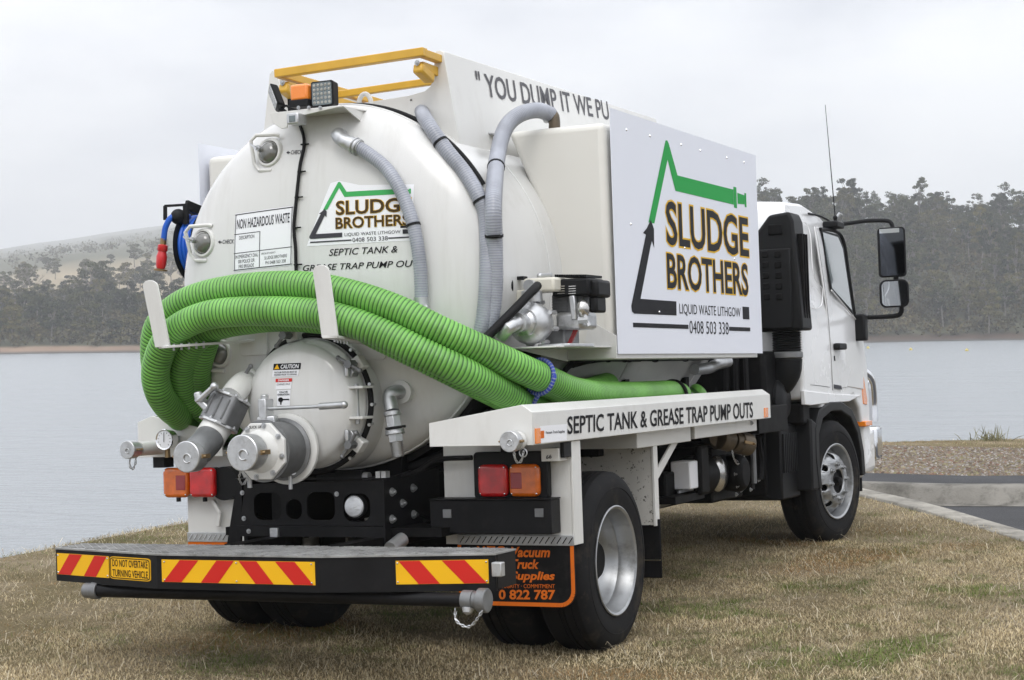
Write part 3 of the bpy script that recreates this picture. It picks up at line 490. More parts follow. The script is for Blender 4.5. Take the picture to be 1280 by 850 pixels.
# ================================================================== the truck (built in its own frame: x forward from the rear axle, y left, z up)
RT4 = Matrix(((0.999845044, -0.000116185, 0.017603231), (-0.000408864, 0.999555191, 0.029820351), (-0.017598865, -0.029822927, 0.999400257))).to_4x4()
CT = np.array([-8.051197, -4.457869, 1.322787]); DT = np.array([0.904408, 0.42611, 0.021831]); RT_ = np.array([0.426633, -0.903817, -0.033166]); UT = np.array([-0.005599, -0.039309, 0.999211])
def P(u, v, x=None, y=None, z=None):                # photograph pixel -> truck point on a known plane of the truck
    d = DT + RT_ * (u - 640) / FPX - UT * (v - 425) / FPX
    i, val = (0, x) if x is not None else (1, y) if y is not None else (2, z)
    return Vector(CT + d * ((val - CT[i]) / d[i]))
TZ, TR = 1.80, .885
def dish_x(r):
    q = min(max(r, 0) / TR, .9999); return -.575 - .19 * (1 - q ** 2.9) ** .55
def PD(u, v):                                       # pixel -> point on the dished tank end
    x = -.75
    for _ in range(25):
        p = P(u, v, x=x); x = .5 * x + .5 * dish_x(math.hypot(p.y, p.z - TZ))
    return P(u, v, x=x)
def on_dish(y, z, off=0.): return Vector((dish_x(math.hypot(y, z - TZ)) - off, y, z))
def dish_n(y, z):
    e = .01; r = math.hypot(y, z - TZ); s = (dish_x(r + e) - dish_x(r - e)) / (2 * e)
    return Vector((-1, s * y / max(r, 1e-4), s * (z - TZ) / max(r, 1e-4))).normalized()
truck = empty('vacuum_truck'); truck.matrix_world = RT4
tag(truck, 'white vacuum tanker truck with green hoses slung across its domed tank', 'truck')

# ---- lettering
_tx = {}
SANS = None
def text_raw(s, bold=0., shear=0., geo=False):
    k = (s, bold, shear, geo)
    if k not in _tx:
        c = bpy.data.curves.new('lettering', 'FONT'); c.body = s; c.offset = bold; c.shear = shear; c.resolution_u = 3; c.dimensions = '2D'; c.fill_mode = 'BOTH'
        if SANS and not geo: c.font = SANS
        o = bpy.data.objects.new('lettering', c); COL.objects.link(o)
        dg = bpy.context.evaluated_depsgraph_get(); me = bpy.data.meshes.new_from_object(o.evaluated_get(dg))
        _tx[k] = ([tuple(v.co[:2]) for v in me.vertices], [tuple(p.vertices) for p in me.polygons])
        bpy.data.objects.remove(o); bpy.data.curves.remove(c); bpy.data.meshes.remove(me)
    return _tx[k]
def letters(s, fn, m, parent, bold=.012, shear=0., ref=None, sub=0, name='lettering', geo=False):
    """fn(a, b) places the unit square that the text fills"""
    v, f = text_raw(s, bold, shear, geo); rv = text_raw(s, bold if ref is None else ref, shear, geo)[0]
    a0 = min(p[0] for p in rv); a1 = max(p[0] for p in rv); b0 = min(p[1] for p in rv); b1 = max(p[1] for p in rv)
    me = bpy.data.meshes.new(name); me.from_pydata([((x - a0) / (a1 - a0), (y - b0) / (b1 - b0), 0) for x, y in v], [], f)
    if sub:
        bm = bmesh.new(); bm.from_mesh(me)
        for _ in range(sub):
            es = [e for e in bm.edges if e.calc_length() > .06]
            bmesh.ops.subdivide_edges(bm, edges=es, cuts=1); bmesh.ops.triangulate(bm, faces=bm.faces)
        bm.to_mesh(me); bm.free()
    for p in me.vertices: p.co = fn(p.co.x, p.co.y)
    return link(name, me, m, parent, smooth=0)
def quad_fn(tl, tr, br, bl):
    tl, tr, br, bl = map(Vector, (tl, tr, br, bl))
    return lambda a, b: (bl * (1 - a) + br * a) * (1 - b) + (tl * (1 - a) + tr * a) * b
def dish_fn(c, off=.003):                           # four pixels (tl, tr, br, bl) on the tank end
    q = quad_fn(*[PD(*p) for p in c])
    def f(a, b): p = q(a, b); return on_dish(p.y, p.z, off)
    return f
def flat_poly(polys, fn, name, m, parent, sub=0):
    me = bpy.data.meshes.new(name); v = []; f = []
    for p in polys: f.append(tuple(range(len(v), len(v) + len(p)))); v += [(a, b, 0) for a, b in p]
    me.from_pydata(v, [], f)
    bm = bmesh.new(); bm.from_mesh(me); bmesh.ops.triangulate(bm, faces=bm.faces)
    for _ in range(sub):
        bmesh.ops.subdivide_edges(bm, edges=bm.edges[:], cuts=1, use_grid_fill=True); bmesh.ops.triangulate(bm, faces=bm.faces)
    bm.to_mesh(me); bm.free()
    for p in me.vertices: p.co = fn(p.co.x, p.co.y)
    return link(name, me, m, parent, smooth=0)
def holed(outer, holes, fn0, fn1, name, m, parent, **k):   # plate with holes: outline and holes in (a, b)
    c = bpy.data.curves.new('plate', 'CURVE'); c.dimensions = '2D'; c.fill_mode = 'BOTH'
    for lp in [outer] + holes:
        s = c.splines.new('POLY'); s.points.add(len(lp) - 1)
        for i, q in enumerate(lp): s.points[i].co = (q[0], q[1], 0, 1)
        s.use_cyclic_u = True
    c.extrude = .5
    o = bpy.data.objects.new('plate', c); COL.objects.link(o)
    me = bpy.data.meshes.new_from_object(o.evaluated_get(bpy.context.evaluated_depsgraph_get())); bpy.data.objects.remove(o); bpy.data.curves.remove(c)
    for p in me.vertices: a, b = p.co.x, p.co.y; p.co = Vector(fn0(a, b)) if p.co.z < 0 else Vector(fn1(a, b))
    bm = bmesh.new(); bm.from_mesh(me); bmesh.ops.remove_doubles(bm, verts=bm.verts, dist=1e-5); bmesh.ops.recalc_face_normals(bm, faces=bm.faces); bm.to_mesh(me); bm.free()
    return link(name, me, m, parent, **k)
def rrect(a0, a1, b0, b1, r, n=5):
    out = []
    for ca, cb, s in ((a1 - r, b1 - r, 0), (a0 + r, b1 - r, 1), (a0 + r, b0 + r, 2), (a1 - r, b0 + r, 3)):
        for i in range(n + 1): t = (s + i / n) * math.pi / 2; out.append((ca + r * math.cos(t), cb + r * math.sin(t)))
    return out
_bolt = {}
def bolt(parent, p, n, r=.009, m='steel', name='bolt'):
    k = (r, m, name)
    if k not in _bolt:
        b = MB(); b.cyl((0, 0, -.002), (0, 0, r * .25), r * 1.5, n=12).cyl((0, 0, r * .25), (0, 0, r * 1.1), r, n=6).cyl((0, 0, r * 1.1), (0, 0, r * 1.6), r * .5, n=8)
        o = b.build(name, m, parent); _bolt[k] = o.data
    else: o = bpy.data.objects.new(name, _bolt[k]); COL.objects.link(o); o.parent = parent
    o.location = p; o.rotation_euler = fr(n).to_euler(); return o
def rivet(parent, p, n, r=.004, m='chrome'):
    k = ('rv', r, m)
    if k not in _bolt: o = MB().lathe([(0, r), (r * .5, r * .75), (r * .75, 0)], (0, 0, 0), (0, 0, 1), 8).build('rivet', m, parent); _bolt[k] = o.data
    else: o = bpy.data.objects.new('rivet', _bolt[k]); COL.objects.link(o); o.parent = parent
    o.location = p; o.rotation_euler = fr(n).to_euler(); return o
def chain(pts, parent, m='steel', r=.0025, L=.016):
    q = spline(pts, L * .8); b = MB()
    for i in range(len(q) - 1):
        a, c = Vector(q[i]), Vector(q[i + 1]); d = (c - a); mm = fr(d); ring = []
        for k in range(8):
            t = 2 * math.pi * k / 8; w = Vector((math.cos(t) * L * .28, 0, math.sin(t) * L * .55)) if i % 2 else Vector((0, math.cos(t) * L * .28, math.sin(t) * L * .55))
            ring.append((a + c) / 2 + mm @ w)
        b.tube(ring, r, 4, closed=True)
    return b.build('chain', m, parent)
def camlock_cap(c, d, r, L, parent, m='alu', name='coupling_cap', ring=True):
    """cam-and-groove cap: face centre c, outward direction d"""
    c, d = Vector(c), Vector(d).normalized(); o = c - d * L
    b = MB(); b.lathe([(0, r * .80), (L * .12, r * .86), (L * .3, r * .86), (L * .34, r), (L * .97, r), (L, r * .94)], o, d, 28)
    k = b.build(name, m, parent, smooth=30)
    mm = fr(d)
    for s in (-1, 1):
        e = MB(); p = c - d * L * .45 + mm @ Vector((s * r * 1.02, 0, 0)); e.bar(p - d * L * .35, p + d * L * .25, r * .14, r * .26); e.cyl(p + d * L * .18, p + d * L * .18 + mm @ Vector((s * r * .25, 0, 0)), r * .09, n=8); e.build('cam_arm', 'brass', k, bevel=.001)
    MB().tube([c + d * .004 + mm @ Vector((math.cos(t) * r * .28 + r * .1, math.sin(t) * r * .28 - r * .1, 0)) for t in np.linspace(0, 5.4, 12)], r * .05, 6).build('pull_ring', 'steel', k)
    return k

# ---- tank
prof = [(-dish_x(TR * q), TR * q) for q in np.linspace(1e-5, 1, 40) ** .62]
prof = [(-x, r) for x, r in prof] + [(-.56, TR), (0, TR), (1.2, TR), (2.62, TR)] + [(2.62 + .27 * math.sin(t), TR * math.cos(t) ** .6) for t in np.linspace(.05, 1.5, 9)]
tank = MB().lathe(prof, (0, 0, TZ), (1, 0, 0), 96).build('tank', 'tank', truck, smooth=50)
def hoop(x, r, w, a0=0, a1=2 * math.pi, n=96, c=(0, TZ)):
    full = a1 - a0 > 6.28
    return [(x, c[0] + r * math.cos(a0 + (a1 - a0) * i / n), c[1] + r * math.sin(a0 + (a1 - a0) * i / n)) for i in range(n if full else n + 1)]
for x in (.0, 1.25, 2.5): MB().tube(hoop(x, TR, 0), .005, 6, closed=True).build('weld_seam', 'tank', tank)
MB().tube(hoop(-.57, TR + .001, 0), .006, 6, closed=True).build('weld_seam', 'tank', tank)
MB().tube(hoop(-.49, TR + .010, 0, R_(30), R_(150), 60), .010, 8).build('cable', 'bhose', truck)

# logo artwork in sign metres (0..2.4, 0..1.22)
LG_GREEN = [[(.485, .685), (.785, 1.145), (.812, 1.150), (.835, 1.135), (.957, .973), (1.924, .975), (1.924, .885), (.915, .885), (.808, 1.045), (.572, .685)],
            [(1.928, .993), (1.985, .993), (1.985, .868), (1.928, .868)], [(2.0, .962), (2.135, .957), (2.135, .902), (2.0, .896)], [(2.138, .972), (2.172, .972), (2.172, .887), (2.138, .887)]]
LG_BLACK = [[(.40, .625), (.46, .655), (.52, .702), (.562, .655), (.555, .555), (.525, .590), (.505, .565), (.331, .282), (.866, .282), (.862, .206), (.235, .204), (.205, .215), (.198, .243), (.44, .618)],
            [(.213, .158), (1.046, .158), (1.046, .135), (.213, .135)], [(1.752, .156), (2.156, .156), (2.156, .133), (1.752, .133)], [(2.02, .28), (2.148, .28), (2.148, .205), (2.02, .205)]]
LG_TEXT = [('SLUDGE', .75, 2.185, .583, .822), ('BROTHERS', .738, 2.147, .348, .54)]
LG_TEXT2 = [('LIQUID WASTE LITHGOW', .912, 1.98, .207, .272), ('0408', 1.064, 1.298, .110, .182), ('503', 1.345, 1.517, .110, .182), ('338', 1.568, 1.742, .110, .182)]
def logo(fn, parent, off, ink='ink', green='green', brown='ink', gold=.030, sub=0):
    """fn(s, t, off) places sign metres"""
    g = lambda k: (lambda a, b: fn(a, b, k))
    for q in LG_GREEN: flat_poly([q], g(off), 'arrow_print', green, parent, sub)
    for q in LG_BLACK: flat_poly([q], g(off * 1.3), 'bar_print', ink, parent, sub)
    for s, a0, a1, b0, b1 in LG_TEXT:
        h = lambda k: (lambda a, b: fn(a0 + (a1 - a0) * a, b0 + (b1 - b0) * b, k))
        letters(s, h(off * 1.1), 'gold', parent, bold=.018 + gold, ref=.018, sub=sub, geo=True); letters(s, h(off * 1.9), brown, parent, bold=.018, sub=sub, geo=True)
    for s, a0, a1, b0, b1 in LG_TEXT2:
        letters(s, (lambda a, b: fn(a0 + (a1 - a0) * a, b0 + (b1 - b0) * b, off * 1.3)), ink, parent, bold=.0, sub=sub)

# ---- printed matter on the tank end
dl = [(385, 226), (516, 220), (516, 300), (385, 307)]
dd = dish_fn([(387.3, 229.5), (514.5, 223.0), (514.5, 297.0), (387.3, 304.0)], .004)
logo_d = flat_poly([[(0, 0), (1, 0), (1, .94), (.52, .97), (.33, 1.06), (.25, 1.03)]], dish_fn([(381.5, 233), (518, 226), (517, 300.5), (383.5, 308)], .0015), 'company_decal', 'wvinyl', tank, 4)
def dl_fn(a, b, off): p = dd((a - .2) / 1.972, (b - .135) / 1.015); return on_dish(p.y, p.z, off)
logo(dl_fn, logo_d, .003, 'inkgrey', 'ltgreen', 'brown', .022, 2)
letters('SEPTIC TANK &', dish_fn([(411.5, 311.5), (497.5, 307), (497.5, 315.5), (411.5, 320)], .003), 'ink', tank, .005, .25, sub=2)
letters('GREASE TRAP PUMP OUTS', dish_fn([(379, 331.5), (531, 324.5), (531, 333), (379, 339)], .003), 'ink', tank, .005, .25, sub=2)
wq = [(294.5, 267.5), (366.8, 257.3), (365, 331.5), (292.5, 339.5)]
wf = dish_fn(wq, .0015); wsign = flat_poly([[(0, 0), (1, 0), (1, 1), (0, 1)]], wf, 'waste_sign', 'wvinyl', tank, 4)
wg = dish_fn(wq, .003)
def strip(a0, b0, a1, b1, w=.011):
    dx, dy = a1 - a0, b1 - b0; L = math.hypot(dx, dy); nx, ny = -dy / L * w / 2, dx / L * w / 2
    return [(a0 - nx, b0 - ny), (a1 - nx, b1 - ny), (a1 + nx, b1 + ny), (a0 + nx, b0 + ny)]
flat_poly([strip(.015, .015, .015, .985), strip(.985, .015, .985, .985), strip(0, .98, 1, .98, .015), strip(0, .02, 1, .02, .015), strip(.0, .64, .455, .635), strip(.455, .02, .455, .64), strip(0, .31, 1, .31)], wg, 'printed_rule', 'inkgrey', wsign, 3)
def wtxt(s, a0, a1, b0, b1, bold=.0): letters(s, (lambda a, b: wg(a0 + (a1 - a0) * a, b0 + (b1 - b0) * b)), 'inkgrey', wsign, bold, sub=1)
wtxt('NON HAZARDOUS WASTE', .04, .95, .725, .895, .012); wtxt('DESCRIPTION', .09, .36, .54, .60)
for i, s in enumerate(('IN EMERGENCY DIAL', '000 POLICE OR', 'FIRE BRIGADE')): wtxt(s, (.03, .08, .09)[i], (.43, .37, .36)[i], .215 - i * .085, .275 - i * .085)
for s, a0, a1, b0, b1 in (('SPECIALIST AGENCY', .49, .73, .235, .265), ('SLUDGE BROTHERS', .54, .92, .145, .20), ('PH 0408 503 338', .56, .90, .06, .115)): wtxt(s, a0, a1, b0, b1)
for a, b in ((361, 190.5), (275.5, 302.3)):
    letters('CHECK', dish_fn([(a + 3, b - 2.6), (a + 17, b - 3.2), (a + 17, b + 2), (a + 3, b + 2.6)], .002), 'inkgrey', tank, .01, .2)
    flat_poly([[(0, .5), (.6, 1), (.6, .65), (1, .65), (1, .35), (.6, .35), (.6, 0)]], dish_fn([(a - 3, b - 2), (a + 2, b - 2), (a + 2, b + 2.5), (a - 3, b + 2.5)], .002), 'arrow_print', 'inkgrey', tank)

# ---- vertical cable with ties on the tank end, and the three sight glasses
cb = [PD(u, v) for u, v in ((377, 158), (381, 170), (381.5, 185), (377, 205), (374, 230), (371.5, 255), (369, 285), (371, 310), (371.5, 330), (373, 380), (374, 412))]
cable = MB().tube(spline([p + Vector((-.012, 0, 0)) for p in cb], .02), .0085, 8).build('cable', 'bhose', truck)
for i, (u, v) in enumerate(((380, 181), (376, 215), (372.5, 247), (370, 285), (371.5, 331))):
    p = PD(u, v) + Vector((-.011, 0, 0)); k = MB(); k.cyl(p + Vector((0, .0, -.003)), p + Vector((0, 0, .003)), .0115, n=10); k.cyl(p, p + Vector((-.003, -.035, 0)), .004, n=6); k.build('cable_tie', 'plast', cable)
def sight_glass(u, v):
    p = PD(u, v); n = (dish_n(p.y, p.z) + Vector((-.9, 0, 0))).normalized(); T4 = Matrix.Translation(p) @ fr(n).to_4x4()
    b = MB(T4); b.lathe([(-.06, .074), (.010, .074), (.018, .068), (.018, .058), (.0, .056)], (0, 0, 0), (0, 0, 1), 32, caps=False)
    g = b.build('sight_glass', 'white', truck, smooth=40)
    MB(T4).lathe([(.0, .058), (.020, .054), (.036, .042), (.046, .022), (.048, 0)], (0, 0, 0), (0, 0, 1), 28).build('glass', 'sight', g)
    c = MB(T4); c.tube([(-.055, -.085, .006), (-.085, -.05, .012), (-.085, .055, .05), (-.055, .08, .05), (.035, .085, .012), (.05, .08, .002)], .010, 8); c.tube([(-.055, -.085, .006), (.02, -.09, .004)], .010, 8); c.build('guard_bow', 'white', g)
    c = MB(T4); c.cyl((-.03, .01, .04), (-.03, .01, .068), .015, n=16).cyl((-.03, .01, .06), (-.03, .01, .095), .006, n=10); c.bar((-.05, .025, .096), (-.012, -.005, .096), .008, .010); c.build('wing_screw', 'steel', g)
    return g
for u, v in ((338, 191), (256, 303.5), (276, 441)): sight_glass(u, v)

# ---- rear hatch
HC = Vector((0, 0, 1.24))
hatch = MB().lathe([(-.20, .325), (.06, .325), (.075, .318), (.075, .29)], (-.76, 0, HC.z), (-1, 0, 0), 64).build('hatch_neck', 'tank', truck, smooth=40)
MB().tube(hoop(-.832, .322, 0, c=(0, HC.z)), .014, 8, closed=True).build('gasket', 'bhose', hatch)
for t in np.linspace(-.9, 1.1, 8): MB().cyl((-.80, .325 * math.cos(t + math.pi), HC.z + .325 * math.sin(t)), (-.85, .335 * math.cos(t + math.pi), HC.z + .335 * math.sin(t)), .008, n=8).build('stud', 'steel', hatch)
door = MB().lathe([(0, .305), (.02, .305), (.03, .298), (.085, .29), (.108, .278), (.128, .24), (.142, .17), (.150, .09), (.152, 1e-5)], (-.845, 0, HC.z), (-1, 0, 0), 64).build('hatch_door', 'tank', truck, smooth=50)
def door_pt(y, z, off=0):
    r = math.hypot(y, z - HC.z); pr = [(0, .152), (.09, .150), (.17, .142), (.24, .128), (.278, .108), (.29, .085), (.298, .03), (.305, .02)]
    return Vector((-.845 - float(np.interp(r, [a for a, b in pr], [b for a, b in pr])) - off, y, z))
def door_fn(c, off=.003):
    q = quad_fn(*[P(*p, x=-1.0) for p in c])
    def f(a, b): p = q(a, b); return door_pt(p.y, p.z, off)
    return f
st = flat_poly([[(0, 0), (1, 0), (1, 1), (0, 1)]], door_fn([(339, 454.8), (374, 453.6), (374, 461.4), (339, 462.5)], .002), 'caution_sticker', 'ink', door, 2)
letters('CAUTION', door_fn([(349, 455.8), (372, 455), (372, 460.4), (349, 461)], .004), 'wvinyl', st, .02, .1, sub=1)
flat_poly([[(0, 0), (1, 0), (.5, 1)]], door_fn([(340.5, 455.5), (347.5, 455.2), (347.5, 461.2), (340.5, 461.6)], .004), 'warning_triangle', 'ryellow', st)
s2 = flat_poly([[(0, 0), (1, 0), (1, 1), (0, 1)]], door_fn([(338.5, 463), (372.5, 462), (371.5, 470), (338.5, 471)], .002), 'caution_notice', 'wvinyl', door, 2)
for i, s in enumerate(('VACUUM PRESSURE MUST BE', 'RELEASED PRIOR TO OPENING')): letters(s, door_fn([(341, 464.4 + i * 3.1), (370, 463.6 + i * 3.1), (370, 465.8 + i * 3.1), (341, 466.6 + i * 3.1)], .004), 'inkgrey', s2, .01)
s3 = flat_poly([[(0, 0), (1, 0), (1, 1), (0, 1)]], door_fn([(343.5, 473.6), (364.5, 472.8), (363.5, 486), (343.5, 486.8)], .002), 'danger_notice', 'wvinyl', door, 2)
flat_poly([[(0, 0), (1, 0), (1, 1), (0, 1)]], door_fn([(343.5, 473.6), (364.5, 472.8), (364.5, 477), (343.5, 477.8)], .004), 'danger_band', 'rred', s3, 2)
letters('DANGER', door_fn([(347, 474.3), (361, 473.8), (361, 476.3), (347, 476.8)], .006), 'wvinyl', s3, .02, .1)
letters('CONFINED SPACE', door_fn([(345, 479.4), (362.5, 478.8), (362.5, 481.2), (345, 481.8)], .004), 'inkgrey', s3, .0)
s4 = flat_poly([[(0, 0), (1, 0), (1, 1), (0, 1)]], door_fn([(345.5, 488), (363, 487.4), (362, 507), (346, 507.6)], .002), 'valve_notice', 'wvinyl', door, 2)
for i, s in enumerate(('VALVE', 'OPERATION')): letters(s, door_fn([(348.5 - i * 2, 489 + i * 3.2), (359.5 + i * 2, 488.6 + i * 3.2), (359.5 + i * 2, 491 + i * 3.2), (348.5 - i * 2, 491.4 + i * 3.2)], .004), 'ink', s4, .02)
flat_poly([[(.28 + .2 * math.cos(t), .58 + .26 * math.sin(t)) for t in np.linspace(0, 6, 14)], [(.24, .05), (.34, .05), (.34, .5), (.24, .5)], [(.4, .53), (.95, .53), (.95, .66), (.4, .66)]], door_fn([(346, 495), (362.5, 494.4), (362, 506), (346.5, 506.6)], .004), 'valve_symbol', 'ink', s4)
def hatch_clamp(u, v, tilt, L=.13):
    p = P(u, v, x=-.93); o = Vector((p.x, p.y, p.z)); rad = (Vector((0, p.y, p.z - HC.z))).normalized(); base = Vector((-.86, HC.y + rad.y * .33, HC.z + rad.z * .33))
    b = MB(); b.obb(base + Vector((.0, 0, 0)), (.03, 0, 0), rad * .03, rad.cross(Vector((1, 0, 0))) * .032)
    k = b.build('clamp', 'white', hatch, bevel=.006)
    c = MB(); c.cyl((-.80, base.y, base.z), (o.x - .03, base.y, base.z), .012, n=12).cyl((o.x - .035, base.y, base.z), (o.x + .02, base.y, base.z), .021, n=6)
    d = Vector((0, math.cos(tilt), math.sin(tilt))) * L / 2; q = Vector((o.x - .02, base.y, base.z)); c.tube([q - d, q + d], .009, 8); c.ball(q - d, .012, 8, 6); c.ball(q + d, .012, 8, 6)
    c.build('t_handle', 'iron', k); return k
for u, v, t in ((359, 425, 2.05 - 2.9), (301, 468, 2.0 - 2.85), (429, 463, .5), (428, 547, -.95), (318, 560, .7)): hatch_clamp(u, v, t)
p = P(447, 503, x=-.855); hinge = MB().obb(p, (.02, 0, 0), (0, .03, 0), (0, 0, .085)).build('hinge', 'white', hatch, bevel=.004)
for v in (484, 522): p = P(447, v, x=-.90); MB().obb(p, (.05, 0, 0), (0, .055, 0), (0, 0, .006)).build('hinge_plate', 'white', hinge, bevel=.002)
p = P(445, 480, x=-.9); q = P(447, 530, x=-.9); MB().cyl(p, q, .011, n=12).build('hinge_pin', 'steel', hinge)
for v, s in ((545, .03), (465, .026)):
    p = P(440, v, x=-.90); k = MB(); k.cyl(p + Vector((-.03, 0, 0)), p + Vector((.03, 0, 0)), s, n=6).cyl(p + Vector((-.045, 0, -.02)), p + Vector((-.045, 0, .03)), .012, n=8); k.build('wing_nut', 'alu', hinge, bevel=.003)

# ---- main suction valve on the hatch door
vy, vz = .03, 1.033
valve = MB().lathe([(0, .10), (.04, .10), (.045, .165), (.062, .165), (.07, .148)], (-.955, vy, vz), (-1, 0, 0), 40).build('suction_valve', 'white', truck, smooth=35)
MB().lathe([(0, .142), (.012, .145), (.02, .130), (.15, .128), (.165, .142), (.18, .142)], (-1.035, vy, vz), (-1, 0, 0), 40).build('valve_body', 'iron', valve, smooth=35)
oc = [(.138 * math.cos(t), .138 * math.sin(t)) for t in np.linspace(0, 2 * math.pi, 9)[:-1] + math.pi / 8]
MB().px([(vy + a, vz + b) for a, b in oc], -1.216, -1.238).build('flange', 'white', valve, bevel=.004)
MB().lathe([(0, .10), (.02, .088), (.04, .080), (.06, .08)], (-1.235, vy, vz), (-1, 0, 0), 32).build('spigot', 'white', valve)
for t in np.linspace(0, 2 * math.pi, 9)[:-1] + .2: bolt(valve, (-1.239, vy + .118 * math.cos(t), vz + .118 * math.sin(t)), (-1, 0, 0), .009)
cap1 = camlock_cap((-1.385, vy, vz), (-1, 0, 0), .082, .12, valve)
letters('SUCK UNIT', quad_fn(*[P(u, v, x=-1.2405) for u, v in ((311.5, 532.5), (331.5, 531.5), (331.5, 535), (311.5, 536))]), 'ink', valve, .02)
lv = MB(); a = P(334, 530, x=-1.09); b_ = P(331, 501, x=-1.09); lv.obb((a + b_) / 2, (.035, 0, 0), (0, .022, 0), (0, 0, (b_.z - a.z) / 2 + .01)); lv.cyl(b_, b_ + Vector((0, 0, .03)), .018, n=12)
lv.bar(P(324, 528, x=-1.1), P(346, 526, x=-1.08), .06, .05); lever = lv.build('lever_bracket', 'alu', valve, bevel=.006)
h0, h1, h2 = P(333, 511, x=-1.10), P(400, 508, x=-1.10), P(430, 506, x=-1.10)
MB().cyl(h0, h1, .0085, n=12).cyl(h1, h2, .016, n=16).ball(h2, .018, 12, 8).build('lever', 'steel', lever)
chain([P(302, 585, x=-1.28), P(299, 598, x=-1.25), P(304, 606, x=-1.2), P(310, 595, x=-1.2), P(313, 586, x=-1.2)], valve)
p = P(312, 596, x=-1.18); MB().cyl(p + Vector((0, 0, .03)), p + Vector((0, 0, -.05)), .011, n=10).build('drain_cock', 'steel', valve)
p = P(363, 598, x=-1.05); MB().cyl(p + Vector((0, 0, .06)), p + Vector((0, 0, -.05)), .009, n=10).cyl(p + Vector((.02, .03, .03)), p + Vector((-.02, -.03, .03)), .014, n=10).build('drain_cock', 'steel', valve)

# ---- angled valve at the left of the hatch
a1, a2, a4 = P(289, 497, x=-1.06), P(273, 531, x=-1.11), P(232.5, 571, x=-1.36)
ax = (a2 - a1).normalized()
sv = MB().tube(spline([PD(315, 476) + Vector((.06, 0, 0)), P(309, 478, x=-.88), P(300, 483, x=-.98), a1], .02), .058, 24).build('side_valve', 'white', truck, smooth=40)
mm = fr(ax, (1, 0, 0))
def octo(b, c, r, h): b.prism([(r * math.cos(t), r * math.sin(t)) for t in np.linspace(0, 2 * math.pi, 9)[:-1] + math.pi / 8], lambda u, v: c + mm @ Vector((u, v, -h / 2)), lambda u, v: c + mm @ Vector((u, v, h / 2)))
for c_ in (a1, a2):
    b = MB(); octo(b, c_, .098, .014); b.build('flange', 'alu', sv, bevel=.003)
b = MB(); b.prism(rrect(-.075, .075, -.075, .075, .024), lambda u, v: a1 + mm @ Vector((u, v, 0)), lambda u, v: a2 + mm @ Vector((u, v, 0))); body = b.build('valve_body', 'iron', sv, bevel=.005)
for s in (-.045, 0, .045): p = (a1 + a2) / 2 + mm @ Vector((s, -.077, 0)); MB().bar(p - ax * .05, p + ax * .05, .010, .010).build('casting_rib', 'iron', body, bevel=.002)
for t in np.linspace(0, 2 * math.pi, 9)[:-1]:
    for c_ in (a1 - ax * .007, a2 - ax * .007): bolt(sv, c_ + mm @ Vector((.085 * math.cos(t), .085 * math.sin(t), 0)), -ax, .007)
el = spline([a2, P(266, 541, x=-1.14), P(258, 553, x=-1.20), P(247, 564, x=-1.28), a4 + Vector((.08, 0, 0))], .02)
MB().tube(el[:len(el) // 3 + 1], .072, 24).build('white_neck', 'white', sv); MB().tube(el[len(el) // 3 - 1:], .070, 24).build('elbow', 'iron', sv)
camlock_cap(a4, (-1, 0, 0), .072, .10, sv)
hb = MB(); hb.bar(P(262, 512, x=-1.14), P(248, 497, x=-1.14), .05, .035); hb.cyl(P(247, 490, x=-1.15), P(250, 503, x=-1.15), .02, n=12); hb.build('handle_bracket', 'alu', sv, bevel=.008)
MB().cyl(P(249, 500, x=-1.17), P(268, 483, x=-1.17), .014, n=14).ball(P(268, 483, x=-1.17), .020, 14, 8).build('handle', 'alu', sv)

# ---- hose hooks
def hook(pad, foot, top, wide):
    pad, foot, top = map(Vector, (pad, foot, top))
    k = MB().bar(pad + Vector((.05, 0, 0)), foot, .075, .012).build('hose_hook', 'white', truck, bevel=.002)
    d = top - foot; w = Vector((0, wide / 2, 0)); n = 7; poly = [(-1, 0), (1, 0)] + [(math.cos(t), 1 - .09 + .09 * math.sin(t)) for t in np.linspace(0, math.pi, n)]
    MB().prism(poly, lambda a, b: foot + w * a + d * b, lambda a, b: foot + w * a + d * b + Vector((.010, 0, 0))).build('upright', 'white', k, bevel=.002)
    for i in range(5):
        q = foot.lerp(pad, .12 + i * .08); MB().cyl(q + Vector((0, 0, -.02)), q + Vector((0, 0, .012)), .006, n=6).build('bolt', 'steel', k)
    g = MB(Matrix.Translation(pad) @ fr(dish_n(pad.y, pad.z)).to_4x4()); g.prism(rrect(-.085, .085, -.075, .075, .02), lambda a, b: (a, b, -.05), lambda a, b: (a, b, .014)); g.build('backing_pad', 'tank', k, bevel=.003)
hook(PD(318, 425), P(203, 434, x=-1.19), P(186, 350, x=-1.22), .085); hook(PD(462, 430), P(412, 421, x=-1.19), P(400, 331, x=-1.20), .085)

# ---- drain cock lower right of the hatch
q0 = PD(503, 490); q1 = P(487, 496, x=q0.x - .07); q2 = P(490, 514, x=q0.x - .09); q3 = P(498, 572, x=q0.x - .1)
dv = MB().cyl(q0 + Vector((.08, 0, 0)), q0 + Vector((-.02, 0, 0)), .055, n=24).build('drain_valve', 'white', truck)
MB().tube(spline([q0, (q0 + q1) / 2 + Vector((-.02, 0, .01)), q1, q2], .012), .034, 16).build('elbow', 'steel', dv)
d = (q3 - q2); b = MB(); b.cyl(q2, q2 + d * .10, .042, n=20).cyl(q2 + d * .10, q2 + d * .40, .038, n=6).cyl(q2 + d * .40, q2 + d * .50, .046, n=20); b.build('ball_valve', 'alu', dv, bevel=.002)
b = MB(); b.cyl(q2 + d * .5, q2 + d * .66, .036, n=6)
for i in range(9): b.cyl(q2 + d * (.66 + i * .036), q2 + d * (.66 + (i + .6) * .036), .031, .029, n=20); b.cyl(q2 + d * (.66 + (i + .6) * .036), q2 + d * (.66 + (i + 1) * .036), .026, n=20)
